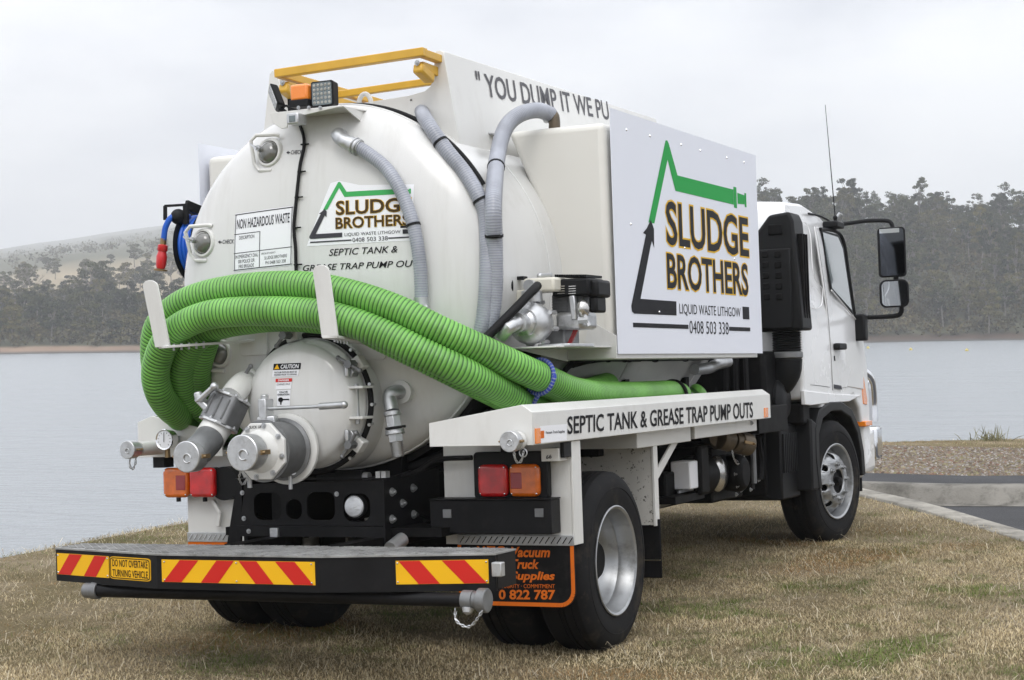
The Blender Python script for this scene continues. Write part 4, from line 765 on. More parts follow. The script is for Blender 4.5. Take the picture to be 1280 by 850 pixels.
b.build('hose_tail', 'steel', dv); MB().bar(q2 + d * .37 + Vector((-.045, .02, 0)), q2 + d * .37 + Vector((-.03, -.075, .01)), .022, .012).build('lever', 'plast', dv, bevel=.003)

# ---- grey vent hoses
def vent_hose(pts, r, name='vent_hose', ties=()):
    q = spline(pts, .003); n = len(q); rr = [r * (1 + .022 * math.cos(2 * math.pi * i * .003 / .012)) for i in range(n)]
    h = MB().tube(q, rr, 14, uv=True).build(name, 'clear', truck, smooth=60)
    for t in ties:
        i = int(t * (n - 6)); a, c = Vector(q[i]), Vector(q[i + 4]); k = MB().cyl(a, c, r * 1.09, n=18); k.obb(a + (fr(c - a) @ Vector((0, -r * 1.2, 0))), (.006, 0, 0), (0, .03, 0), (0, 0, .005)); k.build('cable_tie', 'plast', h)
    return h
def off(u, v, o): p = PD(u, v); return p + dish_n(p.y, p.z) * o
e0 = PD(428, 172); el = MB(); el.tube(spline([e0 + Vector((.02, 0, 0)), off(428, 173, .045), off(434, 180, .055), off(446, 185, .05)], .01), .034, 16); el.cyl(off(443, 184, .05), off(455, 189, .047), .037, n=18)
v1 = vent_hose([off(450, 187, .048), off(465, 196, .045), off(487, 214, .043), off(504, 240, .042), off(517, 272, .042), off(524, 300, .042), off(529, 335, .042), off(531, 382, .045)], .032, ties=(.58,))
el.build('pipe_elbow', 'alu', v1); MB().cyl(off(530, 372, .044), off(531, 388, .046), .035, n=18).cyl(off(533, 374, .06), off(538, 384, .06), .008, n=8).build('hose_clamp', 'steel', v1)
for u, v in ((449, 186.5), (453, 189)):
    p = off(u, v, .05); MB().tube([p + fr(off(460, 192, .05) - off(443, 184, .05)) @ Vector((math.cos(t) * .039, math.sin(t) * .039, 0)) for t in np.linspace(0, 2 * math.pi, 20)[:-1]], .004, 6, closed=True).build('hose_clamp', 'steel', v1)
def bt(u, v, x, r=.93):                             # keep a hose just clear of the barrel
    p = P(u, v, x=x); d = Vector((0, p.y, p.z - TZ)); 
    if d.length < r: d = d.normalized() * r
    return Vector((x, d.y, TZ + d.z))
def near(u, v, gap):                                # first point on the pixel's ray that clears the tank by the gap
    d = DT + RT_ * (u - 640) / FPX - UT * (v - 425) / FPX
    for t in np.arange(6.0, 11.0, .01):
        p = CT + d * t; r = math.hypot(p[1], p[2] - TZ)
        if r < TR + gap and p[0] > dish_x(min(r, TR)) - gap: return Vector(p)
    return Vector(p)
v2 = vent_hose([P(527, 139, x=-.30), near(533, 151, .04), near(556, 185, .04), near(580, 215, .04), near(597, 243, .04), near(607, 270, .042), near(609, 330, .042), near(606, 385, .042), near(600, 420, .042), near(590, 455, .042)], .036, ties=(.30, .52))
v3 = vent_hose([P(688, 143, x=.23), P(672, 138, x=.12), P(650, 143, x=-.03), P(632, 160, x=-.15), P(622, 195, x=-.3), near(617, 250, .08), near(618, 310, .07), near(618, 360, .06), near(613, 400, .05), near(602, 440, .045)], .040, ties=(.42, .70))
e = P(692, 148, x=.23); MB().tube(spline([P(684, 143, x=.23), P(691, 144, x=.23), P(693, 152, x=.23), P(693, 162, x=.23)], .01), .03, 14).build('pipe_elbow', 'oldbrass', v3)
MB().cyl(P(682, 143, x=.23), P(687, 143, x=.23), .045, n=18).build('hose_clamp', 'steel', v3)
# ---- walkway coaming on top of the tank, lettered on its right side
XC = -.33
cl = MB()
for s in (1, -1):
    cl_ = MB()
    o_t, o_b = (s * .500, 2.935), (s * .575, 2.455)
    cl_.prism([(0, 0), (1, 0), (1, 1), (0, 1)], lambda a, b: (XC + .012 + a * 2.93, o_b[0] + (o_t[0] - o_b[0]) * b, o_b[1] + (o_t[1] + .015 * a - o_b[1]) * b), lambda a, b: (XC + .012 + a * 2.93, o_b[0] + (o_t[0] - o_b[0]) * b - s * .02, o_b[1] + (o_t[1] + .015 * a - o_b[1]) * b))
    coam = cl_.build('coaming', 'white', truck, bevel=.004)
    e_ = MB(); ct = [(s * .502, 2.925), (s * .488, 2.938), (s * .462, 2.938), (s * .452, 2.92), (s * .440, 2.80), (s * .425, 2.77), (s * .39, 2.748), (s * .30, 2.735), (0, 2.722), (0, 2.66), (s * .577, 2.45)]
    e_.px(ct, XC, XC + .012); e_.build('end_plate', 'white', coam, bevel=.002)
    if s < 0:
        cf = lambda u, v: P(u, v, y=-.5)
        def side(x, z): t = (z - o_b[1]) / (o_t[1] - o_b[1]); return Vector((x, o_b[0] + (o_t[0] - o_b[0]) * t - .003, z))
        q = [P(u, v, y=-.515) for u, v in ((594.5, 88), (762, 125.5), (762, 150.5), (594.5, 119))]
        f_ = quad_fn(*q); letters('" YOU DUMP IT WE PU', (lambda a, b: side(f_(a, b).x, f_(a, b).z)), 'midgrey', coam, .013, sub=0)
        p = P(404 + 0, 127, x=XC) ; rivet(coam, P(514, 125, x=XC) + Vector((-.002, 0, 0)), (-1, 0, 0), .006, 'iron')
MB().bb(XC + .02, 2.5, -.42, .42, 2.66, 2.70).build('walkway', 'steel', truck, bevel=.004)
lug = MB(); lp = [Vector((-.40, .035 * math.cos(t), 2.70 + .055 * math.sin(t))) for t in np.linspace(0, math.pi, 12)]; lp = [Vector((-.40, .035, 2.66))] + lp + [Vector((-.40, -.035, 2.66))]
lugc = P(456, 123, x=-.40); lug.tube([p + Vector((0, lugc.y, 0)) for p in lp], .012, 10); lug.build('lifting_lug', 'white', truck)
for s in (1,):
    bk = MB(); bk.obb(P(607, 167, x=.1), (.07, 0, 0), (0, .10, .02), (0, 0, .004)); bk.build('cover_plate', 'steel', truck)

# ---- yellow folding guard rail
def ybar(b, p, q, w=.045, h=.045): b.bar(p, q, w, h)
L0, R0 = P(350, 92, x=-.50), P(527, 65.5, x=-.50)
rail = MB(); rail.bar(L0 + Vector((0, .02, 0)), R0 + Vector((0, -.02, 0)), .05, .042); rail = rail.build('guard_rail', 'yellow', truck, bevel=.004)
for p in (L0, R0): MB().bar(p + Vector((.0, 0, -.004)), p + Vector((1.65, 0, -.03)), .042, .038).build('side_bar', 'yellow', rail, bevel=.004)
L1, R1 = L0 + Vector((.02, -.02, -.062)), R0 + Vector((.02, .02, -.062))
for p in (L1, R1):
    MB().bar(p, p + Vector((1.6, 0, -.05)), .036, .045).build('lower_bar', 'yellow', rail, bevel=.004)
    MB().bar(p + Vector((-.03, 0, -.01)), p + Vector((.10, 0, -.05)), .055, .05).build('pivot_bracket', 'yellow', rail, bevel=.012)
    bolt(rail, p + Vector((-.032, 0, .012)), (-1, 0, 0), .009)
    if p is L1: MB().bar(p + Vector((.06, 0, -.05)), p + Vector((.06, 0, -.16)), .04, .04).build('stanchion', 'black', rail, bevel=.003)
MB().bar(L1 + Vector((.35, 0, -.01)), R1 + Vector((.35, 0, -.01)), .036, .036).build('cross_bar', 'yellow', rail, bevel=.004)
w0, w1 = P(452, 115, x=.1), P(541, 99, x=.1); wr = MB().cyl(w0, w1, .003, n=6).build('wire_rope', 'steel', rail)
p, q = w0.lerp(w1, .25), w0.lerp(w1, .55); MB().cyl(p, q, .007, n=8).build('turnbuckle', 'iron', wr)
for k in (p, q): MB().tube([k + Vector((0, math.cos(t) * .012, math.sin(t) * .012)) for t in np.linspace(0, 2 * math.pi, 12)[:-1]], .003, 5, closed=True).build('shackle', 'steel', wr)

# ---- lamp bracket above the tank end
bkt = MB(); pl = [P(351, 146, x=-.80), P(356, 139, x=-.80), P(372, 134.5, x=-.80), P(432, 131.5, x=-.78), P(440, 135, x=-.70)]
top = [(p.y, p.z) for p in pl]
bkt.prism([(.19, .0), (-.20, 0), (-.235, .26), (.19, .26)], lambda a, b: (-.82 + b, a, 2.628 + .0 * a), lambda a, b: (-.82 + b, a, 2.636))
bracket = bkt.build('lamp_bracket', 'white', truck, bevel=.002)
MB().px([(.19, 2.63), (.178, 2.585), (.13, 2.555), (.10, 2.556), (.085, 2.60), (-.20, 2.63)], -.82, -.812).build('bracket_skirt', 'white', bracket, bevel=.002)
MB().py([(-.82, 2.63), (-.60, 2.63), (-.60, 2.56)], -.215, -.207).build('bracket_gusset', 'white', bracket)
for u in (373, 386, 400): bolt(bracket, P(u, 134.5, x=-.825), (-1, 0, 0), .006)
def clear(v): return v
bcn = MB(); c0, c1 = P(368, 128, x=-.74), P(389, 105, x=-.74); bcn.bb(-.78, -.70, c0.y, c1.y, c0.z, c1.z); beacon = bcn.build('beacon', 'beacon', bracket, bevel=.012, seg=3)
MB().bb(-.785, -.695, c0.y + .004, c1.y - .004, c0.z - .03, c0.z + .004).build('beacon_base', 'plast', beacon, bevel=.004)
p0, p1 = P(387, 133, x=-.76), P(418, 101, x=-.76); yy = (p0.y + p1.y) / 2; zz = (p0.z + p1.z) / 2
fl = MB(); fl.prism(rrect(-.062, .062, -.062, .062, .012), lambda a, b: (-.76, yy + a, zz + b), lambda a, b: (-.70, yy + a * .9, zz + b * .9)); flood = fl.build('work_lamp', 'plast', bracket, bevel=.003)
MB().prism(rrect(-.054, .054, -.054, .054, .01), lambda a, b: (-.7605, yy + a, zz + b), lambda a, b: (-.763, yy + a, zz + b)).build('lamp_glass', 'glass', flood)
for i in range(5):
    for j in range(5): MB().lathe([(0, .008), (.003, .006), (.004, 0)], (-.763, yy - .041 + i * .0205, zz - .041 + j * .0205), (-1, 0, 0), 8).build('led', 'led', flood)
MB().bb(-.75, -.71, yy - .02, yy + .02, 2.63, zz - .055).build('lamp_foot', 'plast', flood)
tl, bl_ = P(341, 110, x=-.72), P(351, 136, x=-.72); d = (tl - bl_); n = Vector((-.55, .80, .25)).normalized(); sx = d.cross(n).normalized()
f2 = MB(); f2.obb((tl + bl_) / 2, d * .5, sx * .055, n * .02); sl = f2.build('side_lamp', 'plast', bracket, bevel=.008)
f2 = MB(); f2.obb((tl + bl_) / 2 + n * .0205, d * .42, sx * .046, n * .002); f2.build('lamp_glass', 'lamp', sl)
MB().cyl(bl_, P(357, 141, x=-.72), .012, n=8).build('lamp_foot', 'plast', sl)
k = P(368, 149, x=-.86); cm = MB(); cm.bb(-.88, -.80, k.y - .032, k.y + .032, k.z - .024, k.z + .028); cmr = cm.build('reversing_camera', 'alu', bracket, bevel=.006); MB().bb(-.882, -.87, k.y - .018, k.y + .018, k.z - .016, k.z + .016).build('camera_lens', 'glass', cmr, bevel=.003)
MB().tube(spline([P(376, 156, x=-.80), P(373, 150, x=-.83), P(369, 147, x=-.82)], .01), .009, 8).build('cable', 'bhose', bracket)
MB().tube(spline([P(352, 138, x=-.7), P(357, 132, x=-.7), P(364, 135, x=-.72), P(380, 134, x=-.72)], .01), .006, 8).build('cable', 'bhose', bracket)

# ---- plastic water tanks and the big sign sheets on both sides
SX0, SZ0, SL_, SH_ = .171, 1.43, 2.395, 1.226
for s in (-1, 1):
    x0 = .155 if s < 0 else .0
    pt = MB(); pt.px([(s * .60, 2.585), (s * 1.135, 2.585), (s * 1.14, 1.445), (s * .93, 1.445), (s * .885, 1.60), (s * .80, 2.10)], x0, 2.5); wt = pt.build('water_tank', 'poly', truck, bevel=.035, seg=4)
    sx = SX0 if s < 0 else -.04; so = -1.1618 if s < 0 else 1.158
    sheet = MB().bb(sx, sx + SL_, so - .0015, so + .0015, SZ0, SZ0 + SH_).build('sign_sheet', 'sign', truck)
    if s < 0:
        logo(lambda a, b, o: Vector((sx + a, so - .0015 - o, SZ0 + b)), sheet, .0012)
        for a, b in ((.218, 1.14), (.552, 1.145), (.232, .66), (1.032, 1.15), (1.35, 1.15), (1.824, 1.155), (2.155, 1.16), (1.03, .58), (1.9, .56), (.6, .22)): rivet(sheet, (sx + a, so - .002, SZ0 + b), (0, -1, 0), .007)
MB().bb(.15, 2.5, -1.15, -.72, 1.405, 1.44).build('tank_shelf', 'white', truck, bevel=.004)

# ---- petrol pump set on its tray
ey = -.92
tr = MB(); tr.bb(-.52, .15, -1.14, -.80, 1.462, 1.47); tray = tr.build('pump_tray', 'white', truck, bevel=.002)
MB().px([(-.80, 1.41), (-1.165, 1.41), (-1.165, 1.52), (-1.03, 1.60), (-.99, 1.47), (-.80, 1.47)], .143, .153).build('tray_gusset', 'white', tray)
MB().py([(-.45, 1.462), (.15, 1.462), (.15, 1.40)], -.90, -.893).build('tray_web', 'white', tray)
V = P(666, 404, x=-.43)
vo = MB(); vo.lathe([(.0, .05), (.0, .068), (.02, .088), (.05, .100), (.10, .098), (.15, .085), (.16, .08)], V + Vector((-.10, 0, 0)), (1, 0, 0), 36); pump = vo.build('pump', 'alu', tray, smooth=45)
MB().lathe([(0, .03), (.0, .045), (.05, .045), (.06, .06), (.075, .06)], V + Vector((-.17, 0, 0)), (1, 0, 0), 24).build('inlet', 'alu', pump)
for t in np.linspace(0, 2 * math.pi, 7)[:-1]: MB().obb(V + Vector((-.105, .055 * math.cos(t), .055 * math.sin(t))), (.012, 0, 0), (0, .012 * math.cos(t), .012 * math.sin(t)), (0, -.004 * math.sin(t), .004 * math.cos(t))).build('rib', 'alu', pump)
for t in np.linspace(.3, 2 * math.pi + .3, 9)[:-1]: MB().cyl(V + Vector((.0, .102 * math.cos(t), .102 * math.sin(t))), V + Vector((.06, .102 * math.cos(t), .102 * math.sin(t))), .011, n=10).build('bolt_boss', 'alu', pump)
MB().lathe([(0, .05), (.05, .05), (.055, .04)], V + Vector((.0, .0, .10)), (0, 0, 1), 20).build('outlet', 'alu', pump)
def pb(u0, v0, u1, v1, x, d, name, m, par, bev=.006):
    a, c = P(u0, v1, x=x), P(u1, v0, x=x); return MB().bb(x, x + d, a.y, c.y, a.z, c.z).build(name, m, par, bevel=bev)
pb(654, 346, 692, 366, -0.400, .16, 'fuel_tank', 'cream', pump, .012)
p = P(664, 357, x=-0.410); MB().cyl(p, p + Vector((-.03, 0, 0)), .028, n=18).build('filler_neck', 'steel', pump)
pb(636, 362, 660, 392, -0.390, .08, 'pump_bracket', 'cream', pump, .006)
p = P(640, 357, x=-0.420); k = MB(); k.lathe([(0, .022), (.0, .034), (.04, .038), (.05, .03)], p, (-.6, .8, 0), 16); k.build('filler_cap', 'plast', pump); pb(643, 345, 654, 350, -0.390, .05, 'choke_knob', 'plast', pump, .002)
p = P(675, 345, x=-0.320); MB().cyl(p, p + Vector((0, -.06, .0)), .012, n=10).ball(p, .016, 10, 8).build('fuel_tap', 'steel', pump)
eng = pb(690, 347, 735, 371, -0.320, .20, 'air_cleaner', 'plast', pump, .010)
for i in range(14): u = 694 + i * 2.9; a = P(u, 346.2, x=-0.320); MB().bb(-.32, -.12, a.y - .0025, a.y + .0025, a.z, a.z + .012).build('fin', 'plast', eng)
for j in range(4):
    for u in (697, 711): a, c = P(u, 358.5 + j * 3, x=-0.324), P(u + 9, 357 + j * 3, x=-0.324); MB().bb(-.327, -.32, a.y, c.y, a.z, c.z).build('louvre', 'muff', eng)
pb(733, 349, 747, 372, -0.280, .17, 'air_box', 'plast', eng, .015); pb(736, 370, 746, 391, -0.270, .12, 'exhaust_guard', 'plast', eng, .012)
blk = pb(694, 389, 727, 413, -0.310, .20, 'crankcase', 'alu', pump, .02); pb(690, 366, 728, 392, -0.260, .16, 'cylinder_block', 'iron', pump, .008)
for i in range(6): a, c = P(690, 371 + i * 3.4, x=-0.270), P(709, 370 + i * 3.4, x=-0.270); MB().bb(-.272, -.11, a.y, c.y, a.z - .0025, a.z + .0025).build('cooling_fin', 'iron', blk)
p = P(729, 386, x=-0.310); MB().ball(p, .042, 20, 12, (1, .72, 1.02)).build('silencer', 'muff', pump)
p = P(716, 384, x=-0.310); MB().bar(p + Vector((0, 0, .055)), p + Vector((0, -.01, -.06)), .03, .03).build('carburettor', 'alu', pump, bevel=.006)
p = P(731, 400, x=-0.320); k = MB(); k.cyl(p + Vector((0, .03, 0)), p + Vector((0, -.02, 0)), .018, n=6).cyl(p + Vector((0, 0, .02)), p + Vector((0, -.02, -.03)), .011, n=8); k.build('drain_plug', 'steel', pump)
a, c = P(712, 430, x=-0.240), P(722, 408, x=-0.240); MB().bar(a, c, .012, .02).build('warning_strip', 'darkred', pump)
pb(681, 411, 706, 433, -0.270, .18, 'engine_foot', 'iron', pump, .01); pb(672, 429, 712, 435, -0.440, .3, 'engine_base', 'alu', pump, .004)
hp = MB().tube(spline([P(672, 357, x=-0.440), P(664, 365, x=-0.520), P(645, 385, x=-0.620), P(625, 405, x=-0.680), P(608, 422, x=-0.720)], .02), .021, 14).build('delivery_hose', 'bhose', pump)
MB().cyl(P(669, 360, x=-0.455), P(665.5, 364, x=-0.475), .024, n=16).build('hose_clamp', 'steel', hp)
MB().tube(spline([V + Vector((-.15, 0, 0)), V + Vector((-.22, .02, -.02)), P(626, 420, x=-0.640)], .02), .033, 14).build('suction_pipe', 'alu', pump)

# ---- dark hoses low on the tank's right side
for pts, r in (([P(715, 455, y=-.80), P(735, 450, y=-.82), P(765, 447, y=-.84), P(830, 447, y=-.86), P(885, 446, y=-.86)], .022), ([P(700, 470, y=-.80), P(716, 455, y=-.82), P(745, 449, y=-.86), P(800, 449, y=-.88)], .015)):
    h = MB().tube(spline(pts, .02), r, 10).build('bundled_hose', 'bhose', truck)
    for t in (.35, .55, .8): q = spline(pts, .02); i = int(t * (len(q) - 2)); MB().cyl(q[i], q[i + 1], r * 1.25, n=12).build('cable_tie', 'plast', h)
for i, (dx, dr) in enumerate(((0, .03), (.07, .026), (.14, .03))):
    MB().tube(spline([Vector((-.30 + dx, -.86, 1.40)), Vector((-.36 + dx, -.76, 1.22)), Vector((-.42 + dx, -.60, 1.04)), Vector((-.46 + dx, -.40, .93)), Vector((-.45 + dx, -.1, .89))], .02), dr, 12).build('drain_hose', 'bhose', truck)
p, q = P(470, 599, x=-.62), P(588, 568, x=-.55); MB().tube(spline([P(478, 600, x=-.6), P(520, 590, x=-.58), P(545, 575, x=-.56), P(590, 572, x=-.56)], .02), .012, 8).build('lamp_cable', 'bhose', truck)
pp = P(888, 457, y=-.86); MB().tube(spline([P(868, 462, y=-.8), P(886, 460, y=-.84), P(897, 455, y=-.88), P(910, 452, y=-.9)], .02), .035, 14).build('outlet_pipe', 'steel', truck)

# ---- deck beams (hose trays)
def beam(x0, x1, s, yo, yi, z0, zi, zr, yr, zs, name):
    b = MB(); b.px([(s * yo, z0), (s * yo, zs), (s * yr, zr), (s * (yr - .012), zr), (s * (yr - .012), z0 + .03), (s * yi, z0 + .03), (s * yi, z0)], x0 + .012, x1); k = b.build('deck_beam', 'white', truck, bevel=.003)
    MB().px([(s * yo, z0), (s * yo, zs), (s * yr, zr), (s * yi, zi), (s * yi, z0)], x0, x0 + .011).build('end_plate', 'white', k, bevel=.002); return k
bmR = beam(-.96, 2.56, -1, 1.2, .69, 1.030, 1.136, 1.208, 1.153, 1.175, 'deck_beam'); MB().px([(-1.198, 1.031), (-1.198, 1.174), (-1.153, 1.206), (-.69, 1.13), (-.69, 1.031)], 2.56, 2.57).build('end_plate', 'white', bmR)
fy = -1.2025
q = [P(u, v, y=fy) for u, v in ((709.5, 520.5), (941, 502.3), (941.5, 522), (709.5, 543))]; letters('SEPTIC TANK & GREASE TRAP PUMP OUTS', quad_fn(*q), 'ink', bmR, .014)
lb = flat_poly([[(0, 0), (1, 0), (1, 1), (0, 1)]], quad_fn(*[P(u, v, y=-1.2015) for u, v in ((675, 532.5), (708.5, 530), (708.5, 550.5), (675, 554))]), 'maker_label', 'wvinyl', bmR)
flat_poly([[(0, 0), (1, 0), (1, 1), (0, 1)]], quad_fn(*[P(u, v, y=-1.203) for u, v in ((676, 538.5), (680.3, 538.2), (680.3, 547.5), (676, 548))]), 'label_mark', 'orangeink', lb)
letters('Vacuum Truck Supplies', quad_fn(*[P(u, v, y=-1.203) for u, v in ((682, 539), (706, 537.3), (706, 541.7), (682, 543.4))]), 'inkgrey', lb, .02)
for u0, u1, v0, v1 in ((668.8, 674.2, 535, 554.8), (955.2, 959, 509.5, 522)):
    a, c = P(u0, v1, y=-1.2), P(u1, v0, y=-1.2); MB().bb(a.x, c.x, -1.206, -1.2, a.z, c.z).build('side_reflector', 'beacon', bmR, bevel=.001)
bmL = beam(-.62, 2.56, 1, 1.175, .66, .985, 1.10, 1.195, 1.085, 1.165, 'deck_beam')
cp = P(646, 551, x=-.98); MB().cyl((-.965, cp.y, cp.z), (-1.0, cp.y, cp.z), .042, n=20).build('pipe_stub', 'white', bmR); cc = camlock_cap((-1.06, cp.y, cp.z), (-1, 0, 0), .046, .065, bmR)
chain([P(642, 562, x=-1.03), P(644, 574, x=-1.02), P(649, 579, x=-1.0), P(653, 572, x=-1.0), P(654, 564, x=-1.0)], bmR); k = P(654, 566, x=-1.0); MB().tube([k + Vector((0, math.cos(t) * .018, math.sin(t) * .018)) for t in np.linspace(0, 2 * math.pi, 14)[:-1]], .003, 5, closed=True).build('split_ring', 'steel', bmR)
a, c = P(205, 559, x=-.63), P(157, 562.5, x=-.9); MB().cyl((-.62, c.y, c.z), (-.80, c.y, c.z), .036, n=20).build('pipe_stub', 'white', bmL); camlock_cap((-.89, c.y, c.z), (-1, 0, 0), .045, .085, bmL)
chain([P(163, 569, x=-.86), P(162, 580, x=-.86), P(165, 587, x=-.85), P(169, 580, x=-.84), P(170, 571, x=-.84)], bmL)
g = P(207.5, 549.5, x=-.72); ga = MB().lathe([(-.04, .045), (.0, .05), (.012, .053), (.018, .05), (.0145, .044)], g, (-1, 0, 0), 32, caps=False).build('pressure_gauge', 'chrome', bmL); MB().cyl(g + Vector((-.013, 0, 0)), g + Vector((-.0145, 0, 0)), .045, n=32).build('dial', 'wvinyl', ga); MB().bar(g + Vector((-.0165, .002, -.012)), g + Vector((-.0165, 0, .034)), .003, .001).build('needle', 'ink', ga)
for i in range(11): t = R_(225 - 27 * i); MB().obb(g + Vector((-.0155, .036 * math.cos(t), .036 * math.sin(t))), (.0004, 0, 0), (0, .004 * math.cos(t), .004 * math.sin(t)), (0, .0009 * math.sin(t), -.0009 * math.cos(t))).build('dial_mark', 'ink', ga)
MB().cyl(g + Vector((.01, 0, -.04)), g + Vector((.01, 0, -.09)), .014, n=8).build('gauge_stem', 'brass', ga)
MB().bar(g + Vector((.1, -.0, 0)), g + Vector((.0, 0, 0)), .03, .03).build('gauge_mount', 'steel', ga)
# bearers and brace under the right beam
MB().bb(.50, 1.32, -1.12, -.45, .945, 1.028).build('bearer', 'white', bmR, bevel=.004); MB().bb(1.36, 2.50, -1.13, -.45, .955, 1.028).build('bearer', 'white', bmR, bevel=.004); MB().bb(1.321, 1.355, -1.11, -.6, .945, 1.028).build('joint_block', 'chassis', bmR)
MB().bar(P(851, 538, y=-1.08), P(817, 600, y=-1.08), .05, .012, (0, 1, 0)).build('brace', 'white', bmR, bevel=.002)
MB().bb(2.57, 3.20, -1.12, -.60, .93, 1.10).build('step_box', 'chassis', truck, bevel=.006)
bolt(bmR, P(939, 529, y=-1.131), (0, -1, 0), .010)

# ---- mudguards, flaps, tail lamps
mg = MB(); mg.bb(-.502, -.49, -1.175, -.52, .548, 1.028); mgR = mg.build('mudguard', 'white', truck)
MB().bb(-.502, -.40, -1.187, -1.176, .548, 1.028).build('guard_edge', 'white', mgR, bevel=.002)
ck = MB().bb(-.512, -.503, -1.184, -.585, .546, .594).build('tread_strip', 'steel', mgR, bevel=.002)
for i in range(20): y = -.60 - i * .0295; MB().bar((-.5125, y, .556), (-.5125, y - .022, .586), .006, .004).build('tread_bar', 'chrome', ck)
bx = MB(); bx.bb(-.60, -.503, -1.165, -1.075, .94, 1.0); bxo = bx.build('lamp_box', 'white', mgR, bevel=.003); MB().bb(-.59, -.503, -1.186, -1.166, .955, 1.025).build('lamp_pad', 'plast', bxo, bevel=.003)
letters('66', quad_fn(*[P(u, v, x=-.6025) for u, v in ((682.5, 569), (689.5, 568), (689.5, 573), (682.5, 574))]), 'inkgrey', bxo, .02)
def flap(y0, y1, x, zt, zb, parent, s):
    k = MB().prism([(y0, zt), (y1, zt), (y1, zb + .07)] + [(y1 - s * (.07 - .07 * math.cos(t)), zb + .07 - .07 * math.sin(t)) for t in np.linspace(.2, math.pi / 2, 6)] + [(y0, zb)], lambda a, b: (x, a, b), lambda a, b: (x + .012, a, b)).build('mud_flap', 'flap', parent); return k
fR = flap(-.585, -1.182, -.506, .548, .262, mgR, -1)
o_ = [(-.585, .545), (-.585, .27), (-1.10, .27)] ; edge = [(-.592, .547), (-.592, .272)] + [(-1.105 - .068 * math.sin(t), .34 - .068 * math.cos(t)) for t in np.linspace(0, math.pi / 2, 8)] + [(-1.173, .547)]
bd = []
for i in range(len(edge) - 1):
    (a0_, b0_), (a1_, b1_) = edge[i], edge[i + 1]; dx, dy = a1_ - a0_, b1_ - b0_; L = math.hypot(dx, dy); nx, ny = dy / L * .0095, -dx / L * .0095; bd.append([(a0_ - nx, b0_ - ny), (a1_ - nx, b1_ - ny), (a1_ + nx, b1_ + ny), (a0_ + nx, b0_ + ny)])
flat_poly(bd, lambda a, b: Vector((-.5075, a, b)), 'flap_border', 'orangeink', fR)
def ft(s, u0, u1, vt, vb, bold=.015, shear=0.): letters(s, quad_fn(*[P(u, v, x=-.508) for u, v in ((u0, vt), (u1, vt + .3), (u1, vb + .3), (u0, vb))]), 'orangeink', fR, bold, shear)
ft('Vacuum', 639, 687.5, 683.5, 696.5, .03, .2); ft('Truck', 639, 673.5, 699, 711, .03, .2); ft('Supplies', 638.5, 693.5, 714, 728, .03, .2); ft('INTEGRITY · COMMITMENT', 621, 693.5, 730, 735, .0); ft('0 822 787', 623.5, 694, 737, 749.5, .03)
for q_, s_ in enumerate('VTS'): ft(s_, 596 + q_ * 12.5, 606.5 + q_ * 12.5, 682.5, 697, .04)
# left guard
mL = MB().bb(-.50, -.488, .52, .965, .548, .99).build('mudguard', 'white', truck); ckL = MB().bb(-.51, -.501, .72, .967, .546, .594).build('tread_strip', 'steel', mL, bevel=.002)
for i in range(8): y = .955 - i * .0295; MB().bar((-.5105, y, .556), (-.5105, y - .022, .586), .006, .004).build('tread_bar', 'chrome', ckL)
MB().px([(.965, .546), (.965, .525), (.73, .525), (.73, .546)], -.506, -.494).build('flap_edge', 'orangeink', mL)
flap(.50, .96, -.49, .546, .262, mL, 1)
MB().bar(P(266, 625, x=-.53), P(276, 642, x=-.53), .022, .02).build('bracket', 'white', mL, bevel=.003); MB().bar(P(275, 640, x=-.53), P(273, 658, x=-.53), .022, .02).build('bracket', 'white', mL, bevel=.003)
# guard plates ahead of the rear wheels
for s in (-1, 1):
    f = MB(); f.bb(.75, .762, s * .55, s * 1.10, .53, 1.03); fg = f.build('front_guard', 'mudwhite', truck); MB().bb(.742, .80, s * 1.101, s * 1.115, .525, 1.028).build('guard_edge', 'white', fg, bevel=.002)
    MB().bb(.765, .777, s * .62, s * 1.13, .25, .56).build('mud_flap', 'flap', fg, bevel=.01)
MB().cyl(P(804, 700, x=.74), P(826, 700, x=.74), .004, n=6).build('flap_stay', 'chrome', truck)
def tail_lamp(s):
    yc = s * .896; hw, ht = (.19, .985) if s < 0 else (.155, .925); hs = MB(); hs.px(rrect(yc - hw, yc + hw, .765 if s < 0 else .79, ht, .02), -.56, -.515); h = hs.build('tail_lamp', 'plast', truck, bevel=.005)
    for k, m, lab in ((-1, 'redlens', 'red lens'), (1, 'amber', 'amber lens')):
        c = yc + s * k * .081; b = MB(); b.px(rrect(c - .077, c + .077, .7765, .9285, .028), -.592, -.55); l_ = b.build('lens', m, h, bevel=.018, seg=4, label=lab)
        for a, z in ((-.062, .792), (.062, .792), (-.062, .913), (.062, .913)): rivet(l_, (-.588, c + a, z), (-1, 0, 0), .005)
        if k == 1: MB().bb(-.5945, -.588, c - s * .066, c - s * .008, .815, .89).build('reflector', 'darkred', l_, bevel=.004)
        MB().cyl((-.56, c, .775), (-.56, c, .755), .012, n=8).build('drain_nub', 'plast', h)
    MB().bb(-.55, -.49, yc - .05, yc + .05, .95, 1.04).build('lamp_hanger', 'chassis', h); return h
tail_lamp(-1); tail_lamp(1)
MB().cyl((-.56, .70, .845), (-.50, .70, .845), .085, n=24).build('lamp_cover', 'plast', truck)
MB().bb(-.60, -.52, 1.03, 1.10, .93, 1.0).build('lamp_bracket', 'plast', truck)
br = MB(); br.bb(-.62, -.515, -1.125, -.50, .608, .765); brk = br.build('lamp_beam', 'black', truck, bevel=.004)
for u, v in ((559, 642), (674, 641)): a = P(u, v, x=-.622); MB().bb(-.626, -.60, a.y - .022, a.y + .022, a.z - .02, a.z + .02).build('bracket_face', 'iron', brk, bevel=.002)
